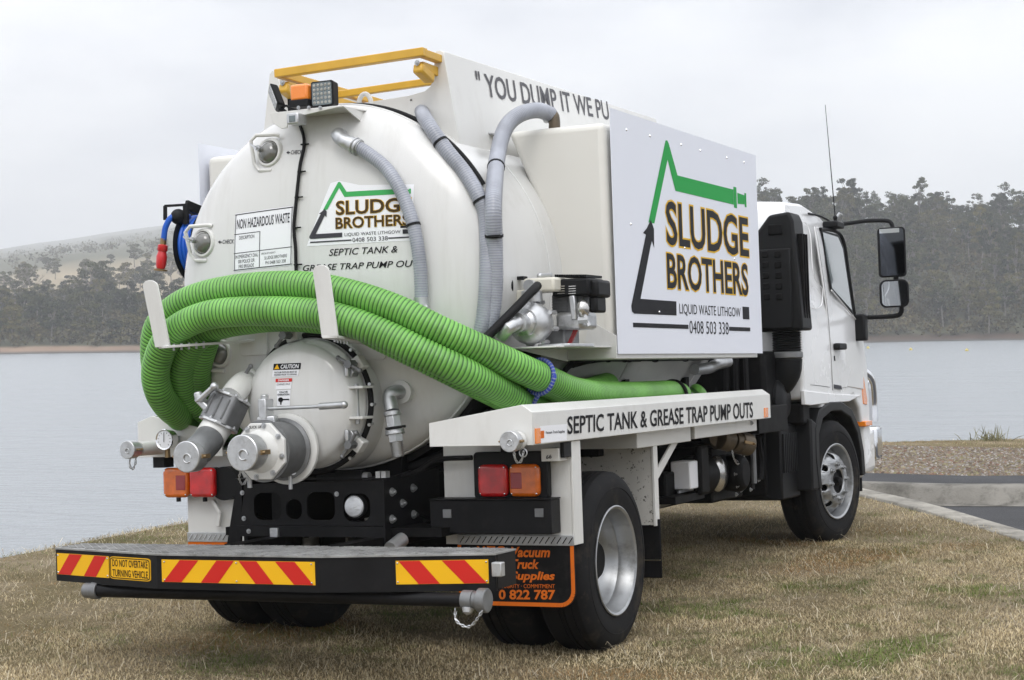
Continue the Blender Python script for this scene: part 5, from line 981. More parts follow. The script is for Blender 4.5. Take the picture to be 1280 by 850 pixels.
MB().bb(-.63, -.52, -1.13, -.50, .766, .772).build('top_flange', 'black', brk)

# ---- rear crossmember with cut-outs and reversing lamp
cr = lambda u, v: P(u, v, x=-.75)
def hole(u0, v0, u1, v1, r):
    a, c = cr(u0, v1), cr(u1, v0); return rrect(min(a.y, c.y), max(a.y, c.y), min(a.z, c.z), max(a.z, c.z), r)
outer = [(cr(306, 605.5).y, cr(306, 605.5).z), (-.325, .872), (-.325, .655), (cr(300, 662).y, .652)]
cm_ = holed(outer, [hole(318, 616, 351, 650, .04), hole(358, 624, 377, 649, .038), hole(384, 615, 418, 650, .04), hole(430, 617, 462, 652, .045)], lambda a, b: (-.75, a, b), lambda a, b: (-.738, a, b), 'crossmember', 'black', truck)
MB().bb(-.756, -.62, .50, -.325, .873, .881).build('top_flange', 'black', cm_); MB().bb(-.75, -.64, .50, -.325, .60, .651).build('bottom_flange', 'black', cm_)
lc = cr(444.5, 633); lm = MB().lathe([(-.03, .05), (.0, .056), (.012, .056), (.014, .050)], (-.75, lc.y, lc.z), (-1, 0, 0), 32).build('reversing_lamp', 'plast', cm_); MB().lathe([(0, .051), (.008, .046), (.013, .03), (.015, 0)], (-.764, lc.y, lc.z), (-1, 0, 0), 28).build('lens', 'lamp', lm)
for u, v in ((305, 648), (421, 617.5), (303, 616), (311, 664)): bolt(cm_, cr(u, v) + Vector((-.001, 0, 0)), (-1, 0, 0), .008)
a = cr(344, 666); MB().bb(-.765, -.74, a.y - .022, a.y + .022, a.z - .02, a.z + .024).build('bracket', 'alu', cm_, bevel=.003)
MB().px([(cr(302, 603).y, .875), (cr(297, 603).y + .01, .86), (cr(283, 680).y, .56), (cr(300, 680).y, .56)], -.745, -.73).build('side_web', 'black', cm_)
MB().bb(-.735, -.2, .47, .45, .56, .87).build('side_gusset', 'black', cm_)
gp = MB(); gp.py([(-.76, .87), (-.20, .93), (-.20, .55), (-.76, .55)], -.335, -.325); gus = gp.build('side_gusset', 'black', cm_)
for u, v in ((490, 615), (516, 610), (503, 629), (517, 643), (490, 649)): bolt(gus, P(u, v, y=-.337), (0, -1, 0), .014)
for u, v in ((475, 599), (482, 598.5)): a = P(u, v, x=-.74); MB().bb(-.76, -.72, a.y - .012, a.y + .012, .88, .91).build('clip', 'alu', cm_)
p, q = P(488, 686, x=-.95), P(503, 674, x=-.85); MB().cyl(p, q, .033, n=18).build('tow_pin', 'steel', cm_)
MB().bb(-.70, -.3, -.6, .6, .60, .64).build('cross_tube', 'chassis', truck)
p, q = P(398, 598, x=-.72), P(455, 596, x=-.72); ac = MB().cyl(p, p.lerp(q, .45), .022, n=16).cyl(p.lerp(q, .42), q, .034, n=18).build('ram', 'plast', cm_); MB().cyl(q, P(462, 596, x=-.72), .022, n=14).build('ram_end', 'steel', ac)

# ---- rear platform
HB, DL = .427, R_(15.3)
def bump(t): # along the rear edge, t from centre, signed
    s = 1 if t > 0 else -1; a = abs(t); return Vector((-1.4945 + max(0, a - HB) * math.sin(DL), s * (min(a, HB) + max(0, a - HB) * math.cos(DL)), 0))
TE = HB + .765
outl = [bump(t) for t in (-TE, -HB, HB, TE)]
po = [(p.x - .006, p.y) for p in outl] + [(-1.09, outl[-1].y), (-1.09, outl[0].y)]
plat = MB().pz(po, .585, .592).build('platform', 'tread', truck)
tb = MB()
def inside(x, y):
    t = abs(y); xr = -1.4945 + max(0, t - HB) * math.tan(DL); return xr + .02 < x < -1.105 and t < outl[-1].y - .02
k = 0
for i in range(110):
    for j in range(17):
        x, y = -1.49 + j * .0235, -1.2 + i * .0225
        if inside(x, y):
            s = 1 if (i + j) % 2 else -1; tb.bar((x - .0085, y - s * .0085, .593), (x + .0085, y + s * .0085, .593), .0055, .006)
tag(tb.build('tread_bars', 'tread', plat, smooth=0), None, kind='stuff')
for t0, t1 in ((-TE, -HB), (-HB, HB), (HB, TE)):
    a, c = bump(t0), bump(t1); d = (c - a).normalized(); n = Vector((-d.y, d.x, 0)) if False else Vector((d.y, -d.x, 0)); n = n if n.x > 0 else -n
    b = MB(); b.prism([(0, .435), (1, .435), (1, .584), (0, .584)], lambda u, z: a.lerp(c, u) + Vector((0, 0, z)), lambda u, z: a.lerp(c, u) + n * .012 + Vector((0, 0, z))); b.build('bumper_face', 'black', plat)
MB().bb(-1.48, -1.09, -.38, .38, .44, .56).build('platform_frame', 'chassis', plat); MB().bb(-1.12, -.72, -.32, -.24, .46, .60).build('platform_arm', 'chassis', plat); MB().bb(-1.12, -.72, .24, .32, .46, .60).build('platform_arm', 'chassis', plat)
MB().bb(outl[0].x + .02, -1.092, outl[0].y + .004, outl[0].y + .014, .44, .584).build('end_cheek', 'black', plat); MB().bb(outl[-1].x + .02, -1.092, outl[-1].y - .014, outl[-1].y - .004, .44, .584).build('end_cheek', 'black', plat)
def marker(t0, t1, kinds, z0=.467, z1=.567):
    def f(u, b, o=.004):
        t = t0 + (t1 - t0) * u; s0 = bump(t - .01); s1 = bump(t + .01); d = (s1 - s0).normalized(); n = Vector((d.y, -d.x, 0)); n = n if n.x < 0 else -n
        return bump(t) + n * o + Vector((0, 0, z0 + (z1 - z0) * b))
    b = MB(); b.prism([(0, 0), (1, 0), (1, 1), (0, 1)], lambda u, v: f(u, v, .0), lambda u, v: f(u, v, .003)); pl_ = b.build('marker_plate', 'ryellow', plat)
    polys = []
    for u0, u1, mir in kinds:
        for q in ((.03, .262, .475, .243), (.50, .75, .98, .735)):
            quad = [(q[0], 1), (q[1], 1), (q[2], 0), (q[3], 0)]
            polys.append([(u0 + (u1 - u0) * ((1 - a) if mir else a), .01 + .98 * b) for a, b in quad])
    flat_poly(polys, lambda u, v: f(u, v, .0042), 'red_stripe', 'rred', pl_)
    for u in [.02, .98] + ([.5] if len(kinds) > 1 else []):
        for v in (.1, .9):
            p = f(u, v, .004); rivet(pl_, p, f(u, v, .1) - p, .005)
    return f
# signed t: positive = left side of the truck; u runs from left (as seen) to right
marker(.4, -.4, [(0, .5, True), (.5, 1, False)])
marker(-(HB + .332), -(HB + .732), [(0, 1, False)]); marker(HB + .752, HB + .352, [(0, 1, True)])
def dno(u, b, o=.004):
    t = HB + .343 + (.045 - .343) * u; return bump(t) + Vector((-math.cos(DL), math.sin(DL) , 0)) * o + Vector((0, 0, .465 + .103 * b))
b = MB(); b.prism(rrect(0, 1, 0, 1, .1), lambda u, v: dno(u, v, .0), lambda u, v: dno(u, v, .003)); dn = b.build('warning_plate', 'ryellow', plat)
flat_poly([[(x, y) for x, y in (p, q, q2, p2)] for p, q, q2, p2 in [(a, c, (.5 + (c[0] - .5) * .965, .5 + (c[1] - .5) * .92), (.5 + (a[0] - .5) * .965, .5 + (a[1] - .5) * .92)) for a, c in zip(rrect(.015, .985, .04, .96, .09), rrect(.015, .985, .04, .96, .09)[1:] + rrect(.015, .985, .04, .96, .09)[:1])]], lambda u, v: dno(u, v, .0042), 'plate_border', 'ink', dn)
letters('DO NOT OVERTAKE', lambda a, b: dno(.07 + .87 * a, .56 + .32 * b, .0044), 'ink', dn, .012); letters('TURNING VEHICLE', lambda a, b: dno(.07 + .87 * a, .12 + .32 * b, .0044), 'ink', dn, .012)
ut = MB().cyl((-1.36, .90, .402), (-1.36, -1.06, .402), .030, n=24).build('underrun_tube', 'black', truck)
MB().cyl((-1.36, .86, .402), (-1.36, .90, .402), .040, n=24).cyl((-1.36, .90, .402), (-1.36, .94, .402), .035, n=24).build('end_cap', 'iron', ut, bevel=.003)
c = MB().cyl((-1.36, -1.04, .402), (-1.36, -1.09, .402), .042, n=24).cyl((-1.36, -1.09, .402), (-1.36, -1.12, .402), .038, n=24); c.lathe([(0, .038), (.005, .052), (.04, .052), (.045, .048)], (-1.36, -1.11, .402), (0, -1, 0), 28); ec = c.build('end_cap', 'iron', ut, bevel=.002)
MB().lathe([(0, .026), (.02, .02), (.03, .0)], (-1.38, -1.07, .37), (-.4, 0, -1), 14).build('lock_lug', 'steel', ec)
chain([Vector((-1.40, -1.02, .37)), Vector((-1.41, -1.03, .32)), Vector((-1.40, -1.08, .295)), Vector((-1.40, -1.13, .34)), Vector((-1.39, -1.15, .38))], ut, r=.003)
MB().bb(-1.35, -1.31, -1.215, -1.17, .50, .56).build('catch', 'alu', plat, bevel=.004)
for y in (-.5, .5): MB().bb(-1.38, -1.2, y - .04, y + .04, .40, .47).build('tube_bracket', 'chassis', plat)

# ---- wheels
def tyre_profile(R, w, rim): # (axial, radius): outer face at axial 0, inwards negative
    return [(-.02, rim - .012), (0.004, rim + .004), (.006, rim + .03), (.012, rim + .06), (.012, R - .075), (.002, R - .04), (-.012, R - .016), (-.03, R - .003), (-.06, R), (-.062, R - .014), (-.070, R - .014), (-.072, R), (-.105, R + .001), (-.107, R - .014), (-.115, R - .014), (-.117, R + .001), (-w + .117, R + .001), (-w + .115, R - .014), (-w + .107, R - .014), (-w + .105, R), (-w + .03, R - .003), (-w + .012, R - .016), (-w - .002, R - .04), (-w - .012, R - .075), (-w - .012, rim + .06), (-w, rim), (-w + .02, rim - .012)]
RW_ = .4345
def wheel(name, kind, R=RW_, w=.245, rim=.262):
    t = empty(name)
    MB().lathe(tyre_profile(R, w, rim), (0, 0, 0), (0, 0, 1), 96, caps=False).build('tyre', 'rubber', t, smooth=28)
    st_ = [(.008, rim + .052), (.0095, rim + .050), (.0095, rim + .047), (.008, rim + .045)]
    MB().lathe([(-w + .01, rim - .002), (-.03, rim - .004), (-.004, rim - .002), (.010, rim + .006), (.013, rim), (.006, rim - .012), (-.02, rim - .018), (-.05, rim - .03), (-.09, rim - .035), (-w + .03, rim - .035), (-w + .01, rim - .01)], (0, 0, 0), (0, 0, 1), 72, caps=False).build('rim', 'rim', t, smooth=40)
    MB().lathe([(.0085, R - .085), (.0145, R - .083), (.0145, R - .079), (.0085, R - .077)], (0, 0, 0), (0, 0, 1), 96, caps=False).build('sidewall_ring', 'rubber', t)
    if kind == 'dish':                                # outer twin: deep inset disc
        prof_ = [(-.075, rim - .034), (-.10, rim - .045), (-.15, rim - .06), (-.185, .165), (-.19, .14), (-.19, .075), (-.15, .07), (-.145, .0)]
        d_ = MB().lathe(prof_, (0, 0, 0), (0, 0, 1), 64, caps=False).build('wheel_disc', 'rim', t, smooth=40)
        MB().lathe([(-.19, .10), (-.10, .095), (-.085, .08), (-.085, 0)], (0, 0, 0), (0, 0, 1), 32).build('hub', 'chassis', d_)
        for a in np.linspace(0, 2 * math.pi, 9)[:-1]: bolt(d_, (.125 * math.cos(a), .125 * math.sin(a), -.188), (0, 0, 1), .016, 'iron', 'wheel_nut')
    else:                                             # convex disc with hand holes
        rr_ = rim - .034; z_of = lambda r: float(np.interp(r, [.09, .15, .19, .21, rr_], [.018, .018, -.005, -.045, -.06]))
        ring = [(rr_ * math.cos(a), rr_ * math.sin(a)) for a in np.linspace(0, 2 * math.pi, 65)[:-1]]; inn = [(.085 * math.cos(a), .085 * math.sin(a)) for a in np.linspace(0, 2 * math.pi, 41)[:-1]]
        hs = []
        for k in range(8):
            a = 2 * math.pi * k / 8 + .2; c_ = (.186 * math.cos(a), .186 * math.sin(a)); hs.append([(c_[0] + .026 * math.cos(q), c_[1] + .026 * math.sin(q)) for q in np.linspace(0, 2 * math.pi, 17)[:-1]])
        c = bpy.data.curves.new('d', 'CURVE'); c.dimensions = '2D'; c.fill_mode = 'BOTH'
        o_ = [(rr_ * math.cos(a), rr_ * math.sin(a)) for a in np.linspace(0, 2 * math.pi, 65)[:-1]]
        for lp in [ring, inn] + hs:
            s_ = c.splines.new('POLY'); s_.points.add(len(lp) - 1)
            for i, q in enumerate(lp): s_.points[i].co = (*q, 0, 1)
            s_.use_cyclic_u = True
        ob = bpy.data.objects.new('d', c); COL.objects.link(ob); me = bpy.data.meshes.new_from_object(ob.evaluated_get(bpy.context.evaluated_depsgraph_get())); bpy.data.objects.remove(ob); bpy.data.curves.remove(c)
        bm = bmesh.new(); bm.from_mesh(me); bmesh.ops.remove_doubles(bm, verts=bm.verts, dist=1e-5); bmesh.ops.triangulate(bm, faces=bm.faces)
        for _ in range(2): bmesh.ops.subdivide_edges(bm, edges=[e for e in bm.edges if e.calc_length() > .02], cuts=1); bmesh.ops.triangulate(bm, faces=bm.faces)
        bm.to_mesh(me); bm.free()
        for v in me.vertices: v.co.z = z_of(math.hypot(v.co.x, v.co.y))
        d_ = link('wheel_disc', me, 'rim', t, smooth=50); so = d_.modifiers.new('thick', 'SOLIDIFY'); so.thickness = .010; so.offset = -1
        MB().lathe([(-.20, rr_ - .02), (-.09, rr_ - .02), (-.09, .0)], (0, 0, 0), (0, 0, 1), 40, caps=False).build('brake_drum', 'chassis', t)
        MB().lathe([(-.08, .083), (-.01, .083), (.0, .075), (.0, .03), (.035, .03), (.04, .0)], (0, 0, 0), (0, 0, 1), 32).build('hub', 'chassis', t)
        for a in np.linspace(0, 2 * math.pi, 9)[:-1] + .1: bolt(d_, (.122 * math.cos(a), .122 * math.sin(a), .017), (0, 0, 1), .017, 'rim', 'wheel_nut')
    return t
def put(w, x, y, z, s, steer=0.):                    # s: -1 right side, +1 left side; local +z points outwards
    w.parent = truck; w.location = (x, y, z); w.rotation_euler = (Matrix.Rotation(steer, 3, 'Z') @ fr((0, s, 0))).to_euler()
def copy_tree(o, parent=None):
    c = o.copy(); COL.objects.link(c); c.parent = parent
    for ch in o.children: copy_tree(ch, c)
    return c
rw = wheel('rear_wheel', 'dish'); rw2 = copy_tree(rw); fw = wheel('front_wheel', 'convex'); fw2 = copy_tree(fw); ri = copy_tree(fw); ri.name = 'rear_wheel'; ri2 = copy_tree(fw); ri2.name = 'rear_wheel'
put(rw, 0, -1.178, .425, -1); put(rw2, 0, 1.0, .495, 1)
put(ri, 0, -.60, .437, 1); put(ri2, 0, .44, .490, -1)
STEER = -R_(10.5)
put(fw, 4.337, -1.116, .524, -1, STEER); put(fw2, 4.337, 1.116, .60, 1, STEER)

# ---- chassis
for s in (-1, 1):
    MB().py([(-.72, .86), (5.3, .93), (5.3, .70), (1.2, .62), (-.72, .62)], s * .25, s * .315).build('chassis_rail', 'chassis', truck, bevel=.004)
    MB().bb(-.55, 2.55, s * .24, s * .32, .875, .985).build('subframe_rail', 'chassis', truck, bevel=.004)
    ls = MB()
    for k in range(6): ls.tube([Vector((x, s * .45, .60 - .012 * k + .00 + .10 * (x / .65) ** 2 * (1 - k * .02))) for x in np.linspace(-.65 + k * .07, .65 - k * .07, 9)], .0095, 6)
    ls.build('leaf_spring', 'chassis', truck)
    MB().bb(-.12, .12, s * .40, s * .50, .42, .60).build('spring_seat', 'chassis', truck, bevel=.01)
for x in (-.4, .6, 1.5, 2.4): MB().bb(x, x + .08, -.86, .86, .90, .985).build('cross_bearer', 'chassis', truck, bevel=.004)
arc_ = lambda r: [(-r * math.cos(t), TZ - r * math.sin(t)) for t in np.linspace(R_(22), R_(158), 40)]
MB().px(arc_(TR + .004) + arc_(TR + .035)[::-1], -.505, -.05).build('rubber_cradle_and_shade', 'flap', truck, smooth=40)  # black rubber cradle; the dark band also stands in for shade beneath the tank
for x in (.0, 1.3, 2.3):
    MB().px([(-.75, .94), (.75, .94), (.75, 1.30)] + [(.875 * math.sin(t), TZ - .875 * math.cos(t)) for t in np.linspace(.95, -.95, 20)] + [(-.75, 1.30)], x, x + .06).build('tank_saddle', 'chassis', truck)
MB().lathe([(-.95, .055), (-.30, .075), (-.18, .16), (0, .20), (.18, .16), (.30, .075), (.95, .055)], (0, 0, .425), (0, 1, 0), 28).build('rear_axle', 'chassis', truck, smooth=40)
MB().cyl((.15, 0, .46), (3.2, 0, .72), .05, n=14).build('drive_shaft', 'chassis', truck)
MB().bb(4.25, 4.42, -.95, .95, .44, .54).build('front_axle', 'chassis', truck, bevel=.02)
MB().bb(3.0, 5.2, -.36, .36, .48, 1.0).build('engine_gearbox', 'chassis', truck, bevel=.05)
for v_ in (.45,): MB().lathe([(0, .10), (.02, .13), (.5, .13), (.52, .10)], (-.12, .1, .33), (0, 1, 0), 20)
# air receivers, battery box, hydraulic gear under the right side
ar = MB().lathe([(0, 1e-5), (.03, .07), (.07, .115), (.10, .125), (.62, .125), (.66, .115), (.70, .07), (.72, 1e-5)], (2.02, -.82, .70), (1, 0, 0), 32).build('air_receiver', 'chassis', truck, smooth=45)
MB().lathe([(.605, .127), (.62, .128), (.66, .118), (.70, .072), (.722, 1e-5)], (2.02, -.82, .70), (1, 0, 0), 32).build('receiver_dome', 'muff', ar, smooth=45)
dm = P(896, 592, y=-.90); MB().ball(dm, .105, 24, 14, (1, .55, 1.08)).build('dome', 'muff', ar); dk = P(884, 590, y=-.97); MB().bb(dk.x - .12, dk.x + .04, -.975, -.93, dk.z - .13, dk.z + .16).build('cover', 'chassis', ar, bevel=.02)
p = P(899, 618, y=-.82); MB().cyl(p + Vector((0, 0, .03)), p + Vector((0, 0, -.02)), .012, n=8).build('drain_cock', 'steel', ar)
pb2 = lambda u0, v0, u1, v1, y, d, name, m, par, bev=.006: (lambda a, c: MB().bb(a.x, c.x, y, y + d, a.z, c.z).build(name, m, par, bevel=bev))(P(u0, v1, y=y), P(u1, v0, y=y))
a, c = P(839, 612, x=1.75), P(862, 577, x=1.75); bt_ = MB().bb(1.75, 1.95, a.y, c.y, a.z, c.z).build('control_box', 'wvinyl', truck, bevel=.008); a2_ = P(836, 612, x=1.74); MB().bb(1.72, 1.97, a.y - .05, c.y + .06, a.z - .02, a.z - .004).build('box_tray', 'steel', bt_)
a, c = P(822, 628, x=1.7), P(839, 590, x=1.7); MB().bb(1.6, 1.78, a.y, c.y, a.z, c.z).build('valve_block', 'chassis', truck, bevel=.01)
MB().bb(1.5, 2.0, -.95, -.55, .58, .62).build('tray', 'chassis', truck); MB().cyl((1.5, -.74, .58), (2.3, -.74, .60), .05, n=16).build('exhaust_pipe', 'iron', truck)
MB().bb(1.0, 3.6, -.60, -.44, .50, .95).build('side_panel', 'chassis', truck, bevel=.01)
f0, f1 = P(897, 547, y=-.95), P(935, 556, y=-1.05); cf_ = MB().cyl(P(882, 545, y=-.80), f0, .055, n=20).cyl(f0, f0.lerp(f1, .35), .072, n=20).build('transfer_coupling', 'oldbrass', truck, bevel=.003); camlock_cap(f1, f1 - f0, .07, .16, cf_, 'oldbrass')
chain([P(915, 562, y=-1.0), P(917, 572, y=-1.0), P(922, 580, y=-1.0), P(929, 574, y=-1.0), P(932, 562, y=-1.02)], cf_)
pmp = MB(); pmp.bb(2.35, 2.95, -.88, -.5, .52, .86).lathe([(0, .11), (.10, .12), (.14, .09)], (2.60, -.88, .69), (0, -1, 0), 28); pm = pmp.build('vacuum_pump', 'chassis', truck, bevel=.015)
for t in np.linspace(0, 2 * math.pi, 9)[:-1]: bolt(pm, (2.60 + .105 * math.cos(t), -.98, .69 + .105 * math.sin(t)), (0, -1, 0), .010)
for u, v in ((950, 575), (948, 600), (930, 596), (920, 618), (968, 558), (973, 580), (971, 597), (938, 612)): bolt(truck, P(u, v, y=-.92), (0, -1, 0), .009)
MB().bb(2.99, 3.05, -.93, -.5, .56, .93).build('bracket', 'chassis', truck, bevel=.005); MB().bb(3.28, 3.33, -.93, -.5, .50, .98).build('bracket', 'chassis', truck, bevel=.005); MB().cyl((3.0, -.94, .60), (3.0, -.94, .95), .02, n=10).build('pipe', 'iron', truck)
p = P(946, 545, y=-.94); MB().tube(spline([p, p + Vector((.02, 0, -.08)), p + Vector((.05, .0, -.16)), p + Vector((.02, 0, -.28))], .02), .03, 10).build('pipe', 'chassis', truck)
bb_ = MB().bb(3.36, 3.78, -1.02, -.5, .46, .96).build('battery_box', 'plast', truck, bevel=.015)
for i in range(9): MB().bb(3.38 + i * .042, 3.40 + i * .042, -1.035, -1.018, .64, .90).build('rib', 'plast', bb_, bevel=.003)
tk = MB().lathe([(0, 1e-5), (.01, .17), (.6, .17), (.61, 1e-5)], (2.9, .75, .65), (1, 0, 0), 28, sy=1.2).build('fuel_tank', 'alu', truck, smooth=40)

# ---- cab
W = 1.12
side_ = [(3.60, 1.12), (3.585, 1.60), (3.60, 2.30), (3.66, 2.42), (3.80, 2.475), (4.30, 2.50), (4.62, 2.43), (4.80, 2.28), (5.02, 1.78), (5.25, 1.62), (5.36, 1.30), (5.38, 1.05), (5.38, .62), (5.17, .56), (5.16, .86), (5.07, 1.02), (4.90, 1.12), (4.337 + .52 * math.cos(1.0), .60 + .52 * math.sin(1.15))] + [(4.337 + .60 * math.cos(t), .50 + .60 * math.sin(t)) for t in np.linspace(1.3, 2.1, 5)] + [(3.98, 1.10), (3.75, 1.11)]
def cab_y(x, z):                                     # half width: body tapers towards the roof
    return W - max(0, z - 1.75) * .085 - max(0, z - 2.30) * .55
cb_ = MB(); N = len(side_); rows = []
ks = [-1, -.97, -.6, 0, .6, .97, 1]
vs_, fs_ = [], []
for k in ks:
    for (x, z) in side_:
        c = 0
        zz_, xx_ = z, x
        if z > 2.25: zz_ = z + (1 - abs(k) ** 2) * .05
        if x > 4.7: xx_ = x + (1 - k * k) * .20
        vs_.append((xx_, k * cab_y(x, z), zz_))
for j in range(len(ks) - 1):
    for i in range(N): fs_.append((j * N + i, j * N + (i + 1) % N, (j + 1) * N + (i + 1) % N, (j + 1) * N + i))
fs_ += [tuple(range(N))[::-1], tuple(range((len(ks) - 1) * N, len(ks) * N))]
cb_.add(vs_, fs_); cab = cb_.build('cab', 'cab', truck, smooth=40, bevel=.03, seg=3)
def cs(u, v, o=.0):                                  # pixel on the right side skin of the cab
    y = -1.1
    for _ in range(8): p = P(u, v, y=y); y = -cab_y(p.x, p.z)
    p = P(u, v, y=y); return p + Vector((0, -o, 0))
def cslab(px_, o0, o1, name, m, par, bev=.003):
    q = [cs(*p) for p in px_]; n = len(q); b = MB(); b.add([p + Vector((0, -o0, 0)) for p in q] + [p + Vector((0, -o1, 0)) for p in q], [tuple(range(n))[::-1], tuple(range(n, 2 * n))] + [(i, (i + 1) % n, n + (i + 1) % n, n + i) for i in range(n)]); return b.build(name, m, par, bevel=bev)
def cline(px_, r, name, m, par, o=.001): return MB().tube(spline([cs(u, v, o) for u, v in px_], .02), r, 6).build(name, m, par)
dr = cslab([(1018.6, 283), (1049, 291), (1056, 312), (1068, 398), (1078, 425), (1078.5, 487), (1060, 483.5), (1040.5, 488), (1038, 440), (1033, 380), (1023, 310)], -.01, .006, 'door', 'cab', cab, .006)
cslab([(1025, 287.5), (1047.5, 294), (1053.5, 310), (1065.5, 393.5), (1051, 377), (1037.5, 362.5), (1031, 328)], .004, .010, 'window_seal', 'plast', dr, .002)
cslab([(1026.5, 290.5), (1045.5, 296.5), (1051.5, 311), (1063, 388), (1050, 373.5), (1038.2, 360.5), (1032, 328)], .011, .0125, 'window_glass', 'glass', dr, 0)
cline([(1024, 286.5), (1036, 287.5), (1047.5, 292), (1054, 306), (1059, 340), (1067, 397)], .014, 'drip_moulding', 'plast', dr, .008)
cline([(1037, 363), (1050, 378.5), (1067, 399)], .006, 'waist_moulding', 'cab', dr, .014)
a = cs(1041.5, 433, .02); hd = MB(); hd.bb(a.x - .01, a.x + .20, a.y - .03, a.y + .02, a.z - .025, a.z + .022); hd.build('door_handle', 'plast', dr, bevel=.012)
cline([(1041.5, 445), (1042, 451)], .008, 'door_lock', 'plast', dr, .006)
cslab([(1041, 480.5), (1050, 482), (1051, 487), (1041, 485.5)], .008, .0095, 'badge', 'inkgrey', dr, 0)
cline([(1013, 481), (1024, 482), (1037, 484)], .0016, 'panel_gap', 'inkgrey', cab, .001)
cline([(1018.6, 283), (1023, 310), (1033, 380), (1038, 440), (1040.3, 488)], .0014, 'panel_gap', 'inkgrey', cab, .004)
ep = [(1001, 278), (1008, 280), (1013, 296), (1016, 340), (1023, 355), (1028, 362), (1027, 380), (1020, 386), (1012, 384)]; cline(ep, .0035, 'pressing', 'cab', cab, .001)
cline([(1010, 267), (1021, 269), (1032, 274), (1042, 281)], .008, 'roof_gutter', 'plast', cab, .004)
sk = cslab([(1004, 488), (1040, 492), (1076, 494), (1060, 502), (1035, 504), (1012, 507), (1005, 506)], -.02, .010, 'sill', 'cab', cab, .006)
# wheel arch
ar_ = [(1016, 612), (1016, 560), (1014, 528), (1024, 511), (1042, 506), (1058, 509), (1068, 520), (1075, 545), (1079, 590)]
archp = [(3.84, .50), (3.79, .72), (3.80, .92), (3.93, 1.04), (4.20, 1.09), (4.50, 1.085), (4.80, 1.02), (5.0, .88), (5.10, .70), (5.12, .52)]
ab = MB(); am = [(a, c) for a, c in archp]; inn_ = [(4.42 + (a - 4.42) * .86, .52 + (c - .52) * .88) for a, c in archp]
ab.py(am + inn_[::-1], -1.135, -1.02); ab.build('wheel_arch', 'plast', cab, bevel=.01)
MB().py([(4.42 + (a - 4.42) * .87, .52 + (c - .52) * .89) for a, c in archp] + [(4.42 + (a - 4.42) * .84, .52 + (c - .52) * .86) for a, c in archp[::-1]], -1.03, -.45).build('arch_liner', 'plast', cab)
MB().py([(3.70, .50), (3.90, .50), (3.86, .95), (3.72, .99)], -1.13, -.75).build('splash_guard', 'plast', cab, bevel=.015)
MB().bb(3.62, 3.80, -1.10, -.6, .95, 1.10).build('cab_mount', 'chassis', cab, bevel=.02)
# snorkel
sn = MB(); sn.px([(-.86, 1.58), (-1.205, 1.58), (-1.165, 2.30), (-1.14, 2.365), (-1.00, 2.35), (-.86, 2.18)], 3.33, 3.575); snk = sn.build('air_intake', 'plast', truck, bevel=.02, seg=3)
sp_ = lambda u, v: P(u, v, x=3.325)
a, c = sp_(948, 412), sp_(988, 310); MB().bb(3.31, 3.335, a.y, c.y, a.z, c.z).build('rear_panel', 'plast', snk, bevel=.008)
for i in range(2):
    for j in range(5): p = sp_(957 + i * 15.5 + j * .6, 318 + j * 13.3); MB().bb(3.303, 3.315, p.y - .022, p.y + .022, p.z - .022, p.z + .022).build('grille_cup', 'chassis', snk, bevel=.01)
p = sp_(969, 287); MB().bb(3.318, 3.335, p.y - .05, p.y + .05, p.z - .035, p.z + .035).build('badge_recess', 'chassis', snk, bevel=.008)
for i in range(3): MB().bb(3.40 + i * .055, 3.415 + i * .055, -1.205, -1.16, 1.66, 2.22).build('slot', 'chassis', snk, bevel=.003)
bl = MB()
for i in range(9): z = 1.575 - i * .016; bl.lathe([(0, .088), (.008, .098), (.016, .088)], (3.44, -1.06, z - .016), (0, 0, 1), 28)
bl.build('bellows', 'plast', snk); MB().lathe([(0, .08), (.02, .105), (.05, .105), (.06, .09)], (3.44, -1.06, 1.385), (0, 0, 1), 28).build('bellows_clamp', 'iron', snk)
MB().tube(spline([(3.44, -1.06, 1.40), (3.45, -1.04, 1.30), (3.48, -.95, 1.22), (3.5, -.8, 1.2)], .03), .10, 18).build('intake_duct', 'plast', snk)
acl = MB().lathe([(0, .10), (.02, .15), (.40, .15), (.43, .11)], (3.42, -.62, 1.12), (0, -1, 0), 32).build('air_cleaner', 'plast', truck, smooth=40); p = P(1002, 508, y=-1.06); MB().bb(p.x - .03, p.x + .02, -1.065, -1.04, p.z - .02, p.z + .02).build('clip', 'chrome', acl, bevel=.004)
MB().bb(3.12, 3.55, -1.0, .9, 1.02, 1.45).build('engine_cover', 'chassis', truck, bevel=.03); MB().bb(2.98, 3.5, -.9, .9, .86, 1.01).build('rear_cross_beam', 'chassis', truck, bevel=.01)
for i in range(6): MB().cyl((3.05 + .02 * i, -.9 + i * .08, 1.0), (3.10 + .02 * i, -.88 + i * .07, 1.42), .018 + .003 * (i % 3), n=10).build('hose', 'bhose', truck)
